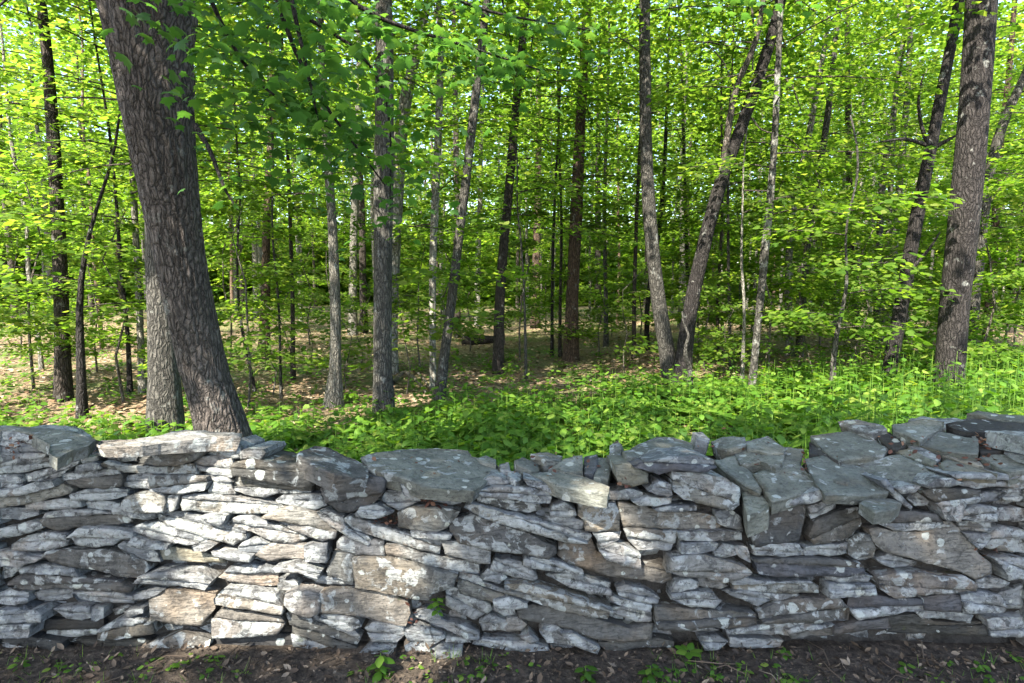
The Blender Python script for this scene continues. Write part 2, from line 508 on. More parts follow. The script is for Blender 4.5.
# outlines traced from the photograph on the wall's face: crop origin, then tone [placement] points
# placement: F = in the face, H = small stone lying in the top, C.. = loose slab on top (a thing of its own)
CROPS = {'A1': (0, 420), 'A2': (170, 420), 'A3': (340, 420), 'A4': (510, 420), 'A5': (680, 420), 'A6': (832, 400),
         'B1': (0, 535), 'B2': (170, 535), 'B3': (340, 535), 'B4': (510, 535), 'B5': (680, 535), 'B6': (832, 515)}
TRACE = """
A1 c C0 -30,45 150,45 380,55 510,95 470,130 390,150 305,195 262,165 270,120 160,72 -30,62
A1 d F 0,65 160,75 255,130 255,165 90,180 70,160 -30,140 -30,65
A1 d F -30,150 60,150 85,185 70,215 -30,235
A1 c F 90,185 150,175 255,178 240,198 160,207 95,200
A1 t F -30,240 80,210 180,205 300,200 385,195 390,215 330,240 200,265 80,290 -30,295
A1 d F 100,295 230,270 320,245 400,222 390,240 330,275 320,300 230,325 120,335
A1 t F -30,300 70,300 100,330 90,365 -30,370
A1 l F -30,375 90,365 210,325 300,318 310,345 200,380 90,400 -30,405
A1 l F -30,420 100,400 220,375 320,342 380,370 370,395 300,410 200,440 60,460 10,468 -30,465
A1 l F 115,455 200,440 300,425 420,430 425,470 300,480 190,482 125,478
A1 m F -30,475 110,480 180,485 175,515 80,540 -30,540
A1 g F 205,540 225,500 330,485 480,485 600,505 665,520 690,550 600,568 480,572 380,580 290,600 215,570
A1 l F -30,590 60,570 150,545 205,560 218,580 150,605 60,625 -30,640
A1 l F 375,620 430,575 520,572 640,580 710,600 720,640 640,640 600,665 510,680 400,665
A1 g F 325,290 420,280 480,270 600,255 650,270 655,310 650,355 560,362 440,360 360,345 330,320
A1 l F 420,205 510,195 520,215 430,235
A1 g F 415,240 520,220 550,230 560,258 470,272 410,282
A1 g F 375,400 460,370 600,362 675,375 680,405 600,425 480,432 385,425
A1 d F 430,445 520,440 600,440 600,490 440,480
A1 c F 505,150 650,142 800,145 840,160 760,195 740,220 640,220 560,195 505,175
A1 t F 560,225 590,210 640,228 720,240 850,250 950,245 1040,225 1060,285 900,285 780,280 680,275 620,255 565,240
A1 l F 745,205 780,165 860,140 960,130 1100,110 1110,165 1040,215 960,240 870,240 790,232 750,225
A1 l C1 520,120 540,100 700,95 870,75 910,60 1000,55 1180,75 1290,85 1280,105 1120,105 1000,112 860,120 760,130 620,135 540,132
A1 l F 650,330 665,298 720,290 800,292 805,335 800,372 720,365 655,355
A1 l F 808,295 900,288 1040,285 1110,300 1120,330 1100,370 1000,385 880,382 812,372
A1 l F 667,430 690,400 760,382 880,380 900,400 900,480 780,485 690,482 668,460
A1 t F 905,400 965,392 950,475 900,482
A2 l F 55,450 70,405 180,390 330,410 480,435 590,455 610,475 560,500 430,500 300,495 180,490 70,480
A1 l F 595,470 615,445 660,455 690,485 830,490 830,525 760,532 690,520 600,495
A1 l F 830,500 850,487 1000,500 1100,530 1300,600 1310,640 1240,670 1130,640 1020,605 900,570 845,540
A1 l F 690,575 760,555 840,545 900,575 1000,605 1100,640 1090,650 1000,665 900,655 800,640 740,610 690,595
B1 g F 690,45 720,8 800,35 900,50 890,75 790,70
A2 t F 125,215 150,195 220,195 320,210 335,250 325,305 240,290 150,270 125,245
A2 c F 190,185 230,140 320,120 375,150 375,205 280,205
A2 c F 376,165 420,150 500,155 510,175 480,205 380,205
A2 g F 345,225 450,205 580,230 720,245 800,270 815,310 770,345 700,355 560,330 420,305 350,290 335,250
A2 g F 320,330 350,285 380,310 500,325 640,350 750,360 740,390 620,395 540,400 500,420 400,405 330,375
A2 t F 145,300 200,280 310,310 330,335 240,330 210,325
A2 l F 195,375 220,335 310,335 340,400 280,400 200,390
A2 t F 560,430 600,405 720,400 800,405 830,460 770,485 640,460 570,445
A2 g C2 680,180 700,160 780,130 860,145 920,180 1000,210 1060,240 1060,300 940,305 880,300 780,250 690,210
A2 g F 800,370 840,315 920,310 1040,300 1130,310 1150,330 1140,390 1080,450 960,498 900,490 830,440
A2 l F 485,520 600,465 640,455 780,495 850,560 890,590 885,630 820,640 700,605 560,545
A2 l F 290,560 330,525 430,500 480,530 560,560 700,620 720,640 650,665 560,660 480,630 420,600 300,580
A2 l F 180,505 240,490 310,505 290,555 220,540
A2 c F 785,490 830,475 920,520 930,570 1040,610 1080,650 1060,660 960,625 880,570 810,525
A3 l F 85,495 110,460 200,452 285,490 190,525 95,515
B2 c F 355,70 400,30 470,30 520,55 500,100 400,100 360,90
B2 t F 440,115 500,60 640,40 715,60 715,135 590,135 510,150
B2 l F 715,55 760,45 840,40 845,130 835,148 720,138
A3 c C3 110,200 170,180 330,150 520,145 680,155 700,185 840,235 845,270 720,370 620,365 430,350 300,305 200,280 150,250
A3 l F 330,340 400,350 520,370 520,380 430,400 350,395
A3 c F 215,420 240,385 330,390 440,400 430,435 360,465 310,490 230,445
A3 d F 440,400 530,375 620,380 660,430 640,455 590,462 500,445
A3 l F 310,490 370,470 500,460 640,490 600,540 570,580 520,595 400,585 315,565
A3 l F 380,590 520,598 600,605 590,625 500,630 390,615
A3 l F 15,530 60,510 200,565 300,590 460,630 540,640 533,708 400,683 233,633 60,580
A3 g F 585,565 620,520 720,505 860,560 1000,600 1150,670 1155,700 1110,730 1010,715 800,690 640,650 590,600
A3 l F 665,460 700,437 850,480 1000,520 1150,555 1250,590 1340,610 1320,640 1200,640 1060,600 900,560 760,510
A3 l F 705,380 850,355 1000,365 1100,380 1130,410 1120,445 1040,445 920,425 760,405
A3 g F 730,410 800,415 920,435 1060,450 1080,480 1000,500 880,480 780,450 735,435
A3 d F 720,355 800,310 860,315 900,345 800,360
A3 c H 720,200 780,185 830,205 830,240 750,225
A3 c H 850,230 900,220 910,270 860,265
A3 c H 900,265 960,270 980,310 940,330 900,300
A4 c H 25,215 70,195 150,225 160,265 110,270 40,240
A4 c H 110,180 200,170 280,185 270,215 180,210
A4 c H 220,250 290,205 385,190 385,265 300,270
A4 b H 390,190 460,175 470,240 440,290 395,285
A4 c H 470,195 540,195 545,250 520,320 450,300
A4 c H 530,130 570,105 595,130 580,200 530,200
A4 c C4 105,290 220,265 330,275 440,310 530,350 520,395 420,385 280,355 170,315
A4 c F 70,315 160,335 300,380 430,405 420,435 330,425 200,385 90,345
A4 c F 560,240 640,235 740,290 740,340 660,360 590,355 570,300
A4 t F 440,410 520,385 640,375 720,395 715,415 640,430 440,440
A4 b F 210,490 230,450 290,435 345,470 350,500 310,512 215,505
A4 l F 190,515 300,515 390,540 395,580 370,588 280,570 190,545
A4 l F 365,450 440,440 560,440 580,500 578,585 480,590 400,590 400,540 360,510
A4 l F 730,375 790,320 850,340 855,390 830,405
A4 l F 650,430 720,410 860,410 855,440 760,455 680,450
A4 l F 760,470 850,455 995,455 990,480 880,490 790,488
A4 t F 585,450 700,460 800,490 1000,500 1140,530 1150,570 1110,610 1000,610 900,590 720,580 610,575 590,530
B4 t F 605,-30 720,-28 900,-15 890,40 860,95 780,85 690,90 640,40
B4 l F 895,-15 1000,-22 1110,-20 1230,-15 1228,20 1090,28 900,25
B4 l F 440,-10 590,-20 585,20 520,60 480,55
B4 l F 470,70 560,40 620,55 690,95 690,165 600,150 500,110
B4 t F 255,110 265,40 380,20 430,15 470,100 560,140 690,170 870,205 875,250 820,270 720,250 560,230 440,200 300,150
A4 c C5 600,170 680,130 780,85 870,85 980,120 980,150 900,185 740,215 620,215
A4 b F 650,240 720,220 860,195 1000,190 1090,215 1090,250 1040,270 860,270 790,285 660,250
A5 l F -45,275 100,285 240,310 320,360 325,400 310,450 270,478 150,455 20,420 -40,370
A5 g F 205,500 280,480 340,530 345,600 250,575 210,560
A5 c H 70,60 120,60 160,100 150,120 90,100
A5 c H 165,110 230,85 345,85 350,140 270,170 200,150
A5 c C6 350,110 470,80 560,145 550,180 470,180 360,150
A5 c C7 290,170 360,150 470,185 555,185 545,230 510,255 430,215 320,230
A5 c C8 180,215 290,185 330,230 410,290 435,360 430,385 350,350 230,270
A5 c C9 390,290 440,270 520,265 560,140 660,150 640,230 700,300 725,350 640,395 490,440 450,375
A5 c H 330,380 430,385 480,440 470,465 360,510 340,450
A5 l F 500,455 600,410 740,365 795,405 700,440 560,450
A5 b F 380,530 480,470 600,450 680,455 680,520 660,600 640,655 500,670 400,680 380,620
A5 l F 690,470 760,440 850,430 850,480 780,510 720,535
A5 g F 690,620 720,545 850,490 960,470 980,560 930,610 870,650 720,670
A6 c C10 -115,185 30,165 110,160 220,200 300,270 270,305 100,315 40,320 -40,265 -100,200
A5 c C11 670,200 760,190 900,225 1024,290 1110,370 1110,390 960,400 780,395 730,330 690,260
A5 d H 690,110 730,130 850,210 860,235 780,190 690,170
A6 c C12 135,345 180,320 360,290 480,345 580,400 490,440 380,430 250,405 170,370
A6 l C13 30,110 130,100 270,130 290,150 210,180 130,165 50,140
A6 d H 215,170 260,145 310,170 390,240 340,265 300,260
A6 c C14 320,130 480,95 600,110 590,140 520,180 470,225 420,200 330,165
A6 c C15 470,235 550,155 690,190 780,210 780,290 720,290 580,265
A6 c H 340,270 420,250 560,330 540,360 440,310
A6 d H 410,240 470,240 580,300 560,325 480,290
A6 c C16 570,340 610,315 720,340 880,385 760,380 600,385
A6 c H 590,290 650,285 790,325 810,360 680,330
A6 c C17 790,300 900,270 1060,260 1060,370 950,385 860,340
A6 d C18 610,120 720,95 850,100 1060,130 1060,225 930,205 850,170 720,165 650,145
A6 c H 720,70 780,50 900,70 1060,80 1060,130 850,95
A6 d H 750,210 800,185 900,220 960,250 900,275 790,280
A6 c C19 150,540 200,510 320,520 370,555 330,590 230,600
A6 c F 260,430 300,425 340,480 430,570 420,590 340,520
A6 c F 340,470 400,455 470,460 440,490 370,495
A6 l F 480,450 540,415 620,410 680,440 600,455 500,465
A6 g F 600,390 760,385 880,395 1000,400 930,420 780,420 640,410
A6 d F 430,540 500,500 560,540 540,570 470,575
A6 t F 690,440 820,430 1010,440 1000,470 870,465 780,475 700,465
A6 g F 470,480 600,465 780,480 770,510 700,550 660,640 600,640 560,560
A6 t F 690,545 750,510 880,490 950,500 900,540 800,550 720,560
A6 d F 920,520 960,490 1060,480 1060,560 960,545
A6 t F 680,590 780,555 860,570 860,640 760,645 650,625
A6 t F 865,600 950,580 1060,590 1060,655 940,655 870,640
A6 t F 1000,440 1060,430 1060,475 1000,480
A6 t F 960,380 1060,370 1060,425 1010,430 940,410
A6 g F 235,620 300,595 430,595 560,610 600,660 540,690 450,700 330,695 250,660
B6 t F 200,80 250,70 340,95 480,95 560,50 640,30 720,100 790,210 850,260 850,310 760,340 690,305 540,265 380,220 290,200 240,160
B6 g F 90,140 150,105 210,110 245,190 235,235 150,245 100,220
B5 g F 640,70 760,60 890,40 895,100 800,115 680,115
B6 t F 690,90 800,100 860,110 820,150 780,180 720,130
B6 t F 680,40 820,35 870,50 860,100 700,85
B6 t F 800,160 870,90 940,70 1060,90 1060,210 960,200 860,190
B6 t F 860,230 940,215 1060,240 1060,340 940,345 900,270
B6 d F 250,240 330,220 470,260 460,285 330,290 280,270
B6 t F 240,330 330,305 500,310 600,335 700,320 760,360 750,400 640,415 480,425 330,440 250,390
B6 g F 770,350 860,335 950,360 940,385 850,400 790,390
B6 b F 495,510 480,440 600,425 685,430 690,520
B6 b F 695,430 800,415 900,430 935,490 920,520 700,525
B6 d F 920,440 1060,390 1060,500 970,500
B6 d F 480,540 560,530 720,535 800,560 780,600 620,580 520,575
B6 d F 320,560 480,555 580,590 720,600 840,590 860,660 600,660 330,650
B6 d F 850,570 940,560 1060,560 1060,660 860,660
B6 g F -20,260 150,255 180,320 220,330 200,360 60,370 -20,350
B6 g F -20,365 220,370 230,420 100,430 -20,440
B6 b F 100,440 240,430 330,450 480,450 490,510 330,530 130,550 90,500
B6 d F -20,455 80,440 95,520 110,560 -20,580
B6 g F 0,590 140,560 290,550 310,600 150,610 0,635
B5 g F 385,60 480,50 640,50 670,110 560,120 400,110
B5 b F 390,130 560,125 710,120 840,130 980,160 985,210 850,220 700,220 540,230 430,210
B5 g F 280,60 370,75 390,160 330,130 300,100
B5 l F 0,40 110,30 200,40 180,80 100,90 0,95
B5 c F 180,90 230,50 290,60 310,110 250,125 190,115
B5 l F -65,105 100,95 240,130 340,165 380,195 350,215 230,245 120,220 0,215 -70,195
B5 l F 280,250 330,230 450,250 560,255 700,250 755,280 745,310 600,320 450,310 290,300
B5 l F -30,250 50,230 100,250 95,280 0,300 -50,300
B5 d F 100,235 230,255 270,290 240,305 120,290
B5 l F -50,310 60,295 180,310 215,350 180,385 60,380 -50,340
B5 g F 230,310 330,305 450,320 500,355 430,390 330,355
B5 d F 450,320 560,325 650,330 560,360 500,350
B5 g F -140,380 0,385 150,400 300,405 400,420 400,470 250,490 130,480 0,500 -130,480
B5 g F 420,410 540,360 660,340 850,335 900,390 890,450 740,470 600,460 430,460
B5 g F 240,500 400,480 560,470 715,450 720,490 590,540 420,535 250,530
B5 d F -20,500 130,495 230,530 100,540 -20,535
B5 l F 100,545 210,540 260,570 210,610 130,610
B5 d F 268,550 400,560 560,570 540,600 400,610 270,600
B5 g F 560,500 720,480 880,480 1024,470 1024,500 800,540 600,560
B4 c F 70,130 100,110 250,130 390,190 385,208 200,180 75,160
B4 l F 0,140 60,150 120,190 150,240 130,255 0,225 -110,190 -80,130
B4 t F 190,220 320,210 460,250 540,270 540,325 430,320 320,285
B4 l F -30,250 80,250 230,290 400,340 540,385 515,440 430,430 230,385 100,340 -30,300
B4 l F 570,290 620,270 740,300 800,345 790,375 680,360 580,330
B4 g F 540,330 680,365 760,380 750,410 640,395 540,360
B4 d F 540,400 640,395 770,430 760,470 680,475 560,435
B4 l F 0,320 90,350 95,375 0,380 -70,375 -90,340
B4 g F 40,400 120,375 260,400 420,440 560,480 650,500 760,480 760,560 600,570 440,550 330,500 180,470 50,450
B4 t F -20,450 40,445 90,490 60,520 -20,520
B4 l F 60,540 100,525 150,560 110,575
B4 g F 180,490 240,480 300,520 340,570 330,600 200,580 160,520
B4 b F 270,510 330,510 410,555 475,590 460,615 370,585 310,560
B4 l F -20,570 90,575 210,610 210,640 100,640 -20,600
B4 d F 220,600 340,600 350,645 220,650
B4 g F 470,580 600,575 780,555 880,575 880,605 700,610 520,635
B3 l F 245,50 300,45 420,90 560,120 740,155 745,205 640,195 470,160 300,105 250,95
B3 l F 540,30 640,35 800,80 800,145 740,150 560,100
B3 l F -18,30 30,-5 130,30 235,30 240,108 80,105 -15,70
B3 l F 75,110 180,110 320,115 480,165 630,200 610,260 500,300 480,335 380,325 250,295 90,265
B2 l F 835,190 880,80 930,85 985,110 985,250 960,250 850,215
B3 l F 620,280 640,205 740,225 760,260 900,300 1010,350 1000,370 900,378 760,350 640,315
B3 g F 745,230 790,185 870,215 890,235 850,265 760,250
B3 g F 560,310 600,290 680,330 800,380 810,410 770,440 720,470 640,440 560,390
B3 t F -180,330 -60,290 20,285 200,300 360,350 375,420 350,485 260,470 100,435 0,420 -170,400
B3 l F 385,440 450,400 520,420 540,470 620,480 740,530 740,570 680,570 560,520 480,490
B3 l F 740,470 800,430 900,470 970,480 970,515 760,520
B3 d F 820,380 930,380 935,440 880,460 810,415
B2 l F 800,430 860,415 1010,455 1020,490 960,515 850,480 800,450
B3 t F 130,500 200,465 330,490 340,540 300,580 170,570
B3 l F 335,520 400,490 540,530 560,560 500,600 360,570
B3 l F 80,640 170,590 300,595 270,650 150,655
B3 l F 490,610 560,595 650,600 650,650 540,650
B3 l F 705,590 760,560 920,570 1030,610 1000,645 860,620
B3 g F 340,600 400,580 490,605 480,640 350,635
B3 d F 560,560 680,575 700,600 560,590
B2 l F 230,80 330,85 440,110 430,140 330,130 240,110
B2 c F -75,95 -50,70 120,90 200,115 275,120 280,155 190,160 -60,140
B2 r F 130,55 210,30 245,50 200,75 140,80
B2 b F -190,255 -150,215 -70,190 140,190 230,240 185,290 60,270
B2 t F 240,240 300,180 420,165 560,190 560,290 420,285 290,260
B2 l F 565,165 680,140 810,190 800,225 690,190 580,185
B2 g F 570,240 660,245 680,280 640,305 575,290
B2 t F 245,330 290,285 420,285 570,310 620,380 610,410 480,390 350,380 250,360
B2 t F -110,330 0,290 150,300 240,310 240,390 200,440 170,480 60,480 -100,440
B2 t F 210,460 260,400 420,415 590,440 610,480 560,540 420,550 220,555
B2 l F 620,300 680,280 810,300 810,400 760,420 660,400 625,360
B2 g F 610,430 650,410 760,430 800,470 960,510 1010,560 990,600 860,560 720,510 630,490
B2 d F 630,490 720,510 860,570 990,610 1000,650 820,650 640,610
B2 d F 205,580 300,555 560,555 780,580 800,650 600,660 400,660 210,650
B2 g F -40,560 60,530 200,570 190,610 140,660 0,665 -160,600
B2 g F 830,225 960,255 985,270 820,275 700,230
B1 g F 620,60 650,40 760,60 830,90 850,150 780,140 660,90
B1 g F 230,110 260,85 400,80 560,75 640,95 780,140 790,190 740,230 640,225 520,190 400,170 270,140
B1 l F -30,95 80,90 150,110 230,120 190,145 100,165 -30,170
B1 l F 250,150 400,180 430,220 330,210 120,200 100,180
B1 g F 20,260 100,210 250,220 480,230 640,245 720,270 710,295 560,295 280,290 100,300 30,285
B1 l F 370,310 480,300 640,305 715,330 710,365 560,365 400,358
B1 g F 720,310 830,285 880,290 800,330 725,340
B1 d F 140,330 200,310 250,310 350,310 340,360 250,380 160,370
B1 b F -30,400 100,385 160,400 160,450 60,460 -30,465
B1 l F 165,400 210,390 245,410 240,450 170,455
B1 g F 250,410 350,395 450,400 470,450 400,480 320,465
B1 m F 470,390 540,395 540,450 500,470 475,460
B1 g F 520,510 620,450 740,440 810,470 820,520 740,540 610,560 520,560
B1 t F 680,400 780,380 770,410 700,430
B1 d F 550,430 640,400 680,410 560,460
B1 b F -30,480 50,470 190,465 180,530 60,530 -30,540
B1 d F 190,480 500,480 510,560 330,575 190,560
B1 d F -30,550 160,560 320,580 320,620 200,650 -30,640
B1 d F 330,580 500,580 700,570 780,580 720,620 450,625
B1 d F -30,320 60,300 130,320 140,360 70,380 -30,370
B1 c F 40,60 130,8 230,-8 340,0 360,30 350,60 250,85 130,92 40,85
B1 d F -30,180 90,180 20,240 -30,250
"""
SLABS = {
 0: 'tan slab bridging a dark hollow at the far left end of the wall top',
 1: 'long thin pale slab on the wall top at the foot of the big maple',
 2: 'lumpy grey rock on the wall top just left of the broadest slab',
 3: 'broadest flat grey-green slab, lying on the wall top left of centre',
 4: 'pointed greenish slab lying on a thinner slab near the middle of the wall',
 5: 'lichen-speckled humped slab next to a small upright stone on the wall top',
 6: 'small five-sided slab at the back edge of the wall top right of centre',
 7: 'notched grey slab lying just in front of the small five-sided slab',
 8: 'narrow pale slab slanting down to a point above the smooth layered block',
 9: 'large flat slab on the wall top above the dark square block',
 10: 'tilted four-sided slab with a dark chip, behind the big overhanging slab',
 11: 'big overhanging slab with a loose chip, right of the large flat slab',
 12: 'smooth almond-shaped slab just right of the big overhanging slab',
 13: 'pale slab at the back edge of the wall behind the tilted four-sided slab',
 14: 'rounded grey slab on the back edge below the massive right-hand tree',
 15: 'wide slab in front of the rounded grey slab, beside dead leaves',
 16: 'small flat slab between the almond-shaped slab and the slab at the wall end',
 17: 'flat slab at the right edge of the picture in front of dead leaves',
 18: 'dark layered ledge stone at the top right end of the wall',
 19: 'small slab jutting over a dark gap, under the big overhanging slab',
}

NF = np.array([0, -1.0, K]); NF /= np.linalg.norm(NF)
VF = np.array([0, K, 1.0]); VF /= np.linalg.norm(VF)
UF = np.array([1.0, 0, 0])
OF = np.array([0, Y0, 0])
def face_uv(p):
    return np.array([p[0], (p - OF) @ VF])

def build_wall():
    wall = empty('dry_stone_wall', (0, 2.9, 0))
    tag(wall, 'long dry stone wall of stacked grey lichen-covered slate with pale sunlit patches', 'wall')
    stones = []
    slabs = []
    for k, line in enumerate(TRACE.strip().splitlines()):
        crop, tone, place, *pts = line.split()
        ox, oy = CROPS[crop]
        P = np.array([[float(c) for c in q.split(',')] for q in pts]) / 5.3333 + (ox, oy)
        rs = random.Random(k * 7 + 3)
        if place == 'F':
            uv = np.array([face_uv(face_pt(*p)) for p in P])
            pr = {'d': -.030, 'b': .008, 'l': .012, 'm': -.01}.get(tone, 0) + rs.uniform(-.026, .028)
            area = abs(poly_area(uv))
            rnd = min(.008, .04 * math.sqrt(area) + .003)
            pieces = [uv]
            cen = uv.mean(0); q = uv - cen
            ew, evec = np.linalg.eigh(q.T @ q)
            thick = np.ptp(q @ evec[:, 0]); longw = np.ptp(q @ evec[:, 1])
            if tone != 'm' and thick > .050 and longw > 1.6 * thick and area < .035 and rs.random() < .84:
                # slate parts into two layers along its bedding
                n_ = evec[:, 0] if evec[1, 0] > 0 else -evec[:, 0]
                n_ = n_ + evec[:, 1] * rs.uniform(-.10, .10)
                mid = (q @ n_); cut = mid.min() + np.ptp(mid) * rs.uniform(.38, .66)
                pieces = [clip_poly(uv, cen, n_, cut + .0012, 1), clip_poly(uv, cen, n_, cut - .0012, -1)]
            for kk, pc in enumerate(pieces):
                a_ = abs(poly_area(pc))
                stones.append((a_, tone, stone_geo(pc, OF, UF, VF, NF, .26, pr + (rs.uniform(-.014, .014) if kk else 0), k + 1 + 400 * kk, rnd=rnd)))
            continue
        else:
            up = .004 if place == 'H' else rs.uniform(.006, .02)
            lo, hi = P[:, 1].min(), P[:, 1].max()
            roll = rs.uniform(-.012, .012)
            mid = P[:, 0].mean(); half = max(5, np.ptp(P[:, 0]) / 2)
            W = np.array([top_pt(*p, up + (.030 if place != 'H' else .018) * (p[1] - lo) / (hi - lo) + roll * (p[0] - mid) / half) for p in P])
            A = np.c_[W[:, :2], np.ones(len(W))]
            co, *_ = np.linalg.lstsq(A, W[:, 2], rcond=None)
            N = np.array([-co[0], -co[1], 1.0]); N /= np.linalg.norm(N)
            O = W.mean(0)
            U = np.cross([0, 1, 0], N); U /= np.linalg.norm(U); V = np.cross(N, U)
            # true silhouettes: rays onto the fitted plane
            pts3 = []
            for p in P:
                d = ray(*p); t = ((O - CAM) @ N) / (d @ N); pts3.append(CAM + t * d)
            W = np.array(pts3)
            uv = np.c_[(W - O) @ U, (W - O) @ V]
            area = abs(poly_area(uv))
            th = .05 + rs.uniform(0, .02) + (.05 if place == 'H' else 0)
            if place in ('C2', 'C18'): th = .075
            geo = stone_geo(uv, O, U, V, N, th, 0.0, k + 1, rnd=.005, rough=.55, back=.95)
        if place[0] == 'C': slabs.append((int(place[1:]), tone, geo))
        else: stones.append((area, tone, geo))
    # the wall runs on beyond both edges of the picture
    ext = []
    rs = random.Random(5)
    for side in (-1, 1):
        x0 = face_pt(-5, 540)[0] if side < 0 else face_pt(1029, 540)[0]
        z = -.03
        while z < .86:
            h = rs.uniform(.045, .10)
            x = abs(x0) + rs.uniform(-.02, .02)
            while x < 3.9:
                L = rs.uniform(.14, .46)
                q = np.array([[x + .006, z + rs.uniform(0, .012)], [x + L * .5, z + rs.uniform(-.004, .008)], [x + L - .006, z + rs.uniform(0, .015)],
                              [x + L - rs.uniform(.004, .03), z + h - rs.uniform(.002, .012)], [x + L * .5, z + h - rs.uniform(0, .008)], [x + rs.uniform(.006, .03), z + h - rs.uniform(.004, .02)]])
                q[:, 0] *= side
                ext.append((rs.choice('ggltdcb'), stone_geo(q, OF, UF, VF, NF, .26, rs.uniform(-.025, .02), rs.randrange(9999), step=.022)))
                x += L
            z += h
        x = abs(x0) + .02
        while x < 3.9:                      # slabs over the run-on
            L = rs.uniform(.3, .6); D = rs.uniform(.3, .5) if side > 0 else .28
            for yy in ((2.56, 2.56 + D + .02) if side > 0 else (2.56,)):
                xc = side * (x + L / 2)
                zc = float(top_z(np.clip(xc, -2.1, 2.15), yy)) - .045
                q = np.array([[-L / 2, 0], [0, -.03], [L / 2, .02], [L / 2 - .04, D], [-.05, D + .03], [-L / 2 + .03, D - .04]])
                ext.append((rs.choice('ccg'), stone_geo(q, np.array([xc, yy, zc + rs.uniform(0, .02)]), np.array([1., 0, 0]), np.array([0, 1., 0]), np.array([0, 0, 1.]), .07, 0, rs.randrange(9999), step=.025, rough=.7)))
            x += L + .02
    z = -.04                                  # smaller packing stones behind the joints
    while z < .84:
        h = rs.uniform(.04, .075); x = -2.3
        while x < 2.3:
            L = rs.uniform(.09, .24)
            if z + h < float(np.interp(x + L / 2, FX, FZ)) - .05:
                q = np.array([[x + .004, z], [x + L - .004, z + .004], [x + L - .01, z + h - .004], [x + .01, z + h - .002]])
                ext.append(('d', stone_geo(q, OF, UF, VF, NF, .2, -.085 + rs.uniform(-.012, .012), rs.randrange(9999), step=.03)))
            x += L
        z += h
    stones.sort(key=lambda s: -s[0])
    for i, (a, tone, (v, f, n)) in enumerate(stones[:100]):
        me = mesh_np('stone', v - np.array([0, 2.9, 0]), f, n, [M_STONE], smooth='tri')
        o = link('stone', me, wall)
        c = TONES[tone]; j = random.Random(i).uniform(.75, 1.25)
        o.color = (c[0] * j, c[1] * j, c[2] * j * random.Random(i + 7).uniform(.93, 1.05), c[3] + random.Random(i + 3).uniform(-.14, .12))
    # everything smaller, and the run-on past the picture: one part per tone would not be countable
    acc = Acc()
    for tone, (v, f, n) in [(t, g) for _, t, g in stones[100:]] + ext:
        acc.add(v - np.array([0, 2.9, 0]), f, n)
    me = acc.mesh('small_stones', [M_STONE], 'tri')
    # tone per stone through a colour attribute
    o = link('small_stones', me, wall)
    o.color = (.17, .175, .178, .5)
    tag(o, kind='stuff')
    # dark hearting inside
    nx, nz = 190, 16
    acc = Acc()
    xs = np.linspace(-3.9, 3.9, nx)
    rows = []
    for i, x in enumerate(xs):
        zt = float(top_z(np.clip(x, -2.2, 2.3), Y0 + .1)) - .10
        col = []
        for j in range(nz):
            z = -.05 + (zt + .05) * j / (nz - 1)
            col.append((x, Y0 + K * z + .085 + .03 * noise.noise((x * 9, z * 9, 1)), z))
        dp = float(np.interp(x, DPX, DPV)) - .05
        for j in range(1, 9):
            y = Y0 + K * zt + .10 + (dp - .05) * j / 8
            zz = float(top_z(np.clip(x, -2.2, 2.3), y)) - .085 + .025 * noise.noise((x * 9, y * 9, 4))
            col.append((x, y, zz))
        for j in range(1, 7):
            col.append((x, Y0 + K * zt + dp + .05 + .05 * j / 6 + .04 * noise.noise((x * 7, j, 9)), zz * (1 - j / 6) - .05 * j / 6))
        rows.append(col)
    Vv = np.array(rows).reshape(-1, 3); m = len(rows[0])
    a = (np.arange(nx - 1)[:, None] * m + np.arange(m - 1)[None]).ravel()
    Fq = np.stack([a, a + m, a + m + 1, a + 1], 1).ravel()
    o = link('rubble_core', mesh_np('rubble_core', Vv - np.array([0, 2.9, 0]), Fq, np.full(len(a), 4), [M_RUB], smooth=False), wall)
    for idx, tone, (v, f, n) in slabs:
        base = v.mean(0)
        o = link('cap_slab', mesh_np('cap_slab', v - base, f, n, [M_STONE], smooth='tri'))
        o.location = base
        c = TONES[tone]; j = random.Random(idx + 50).uniform(.9, 1.12)
        o.color = (c[0] * j, c[1] * j, c[2] * j, c[3])
        tag(o, SLABS[idx], 'stone slab', 'loose slabs along the wall top', 'thing')
    for (crop, pts, lab) in (('A5', '785,300 830,295 900,330 895,345 830,335', 'small dark stone chip lying on the big overhanging slab'),
                             ('A6', '35,185 90,178 128,192 115,210 60,212', 'small dark stone chip lying on the tilted four-sided slab behind')):
        ox, oy = CROPS[crop]
        P = np.array([[float(c) for c in q.split(',')] for q in pts.split()]) / 5.3333 + (ox, oy)
        W = np.array([top_pt(*p, .034) for p in P]); O = W.mean(0)
        g = stone_geo((W - O)[:, :2], O, np.array([1., 0, 0]), np.array([0, 1., 0]), np.array([0, 0, 1.]), .03, 0, 77, step=.008, rnd=.006, rough=.5)
        o = link('stone_chip', mesh_np('stone_chip', g[0] - O, g[1], g[2], [M_STONE], smooth='tri')); o.location = O
        o.color = (.09, .09, .08, .1); tag(o, lab, 'stone', 'loose chips on the slabs')
build_wall()

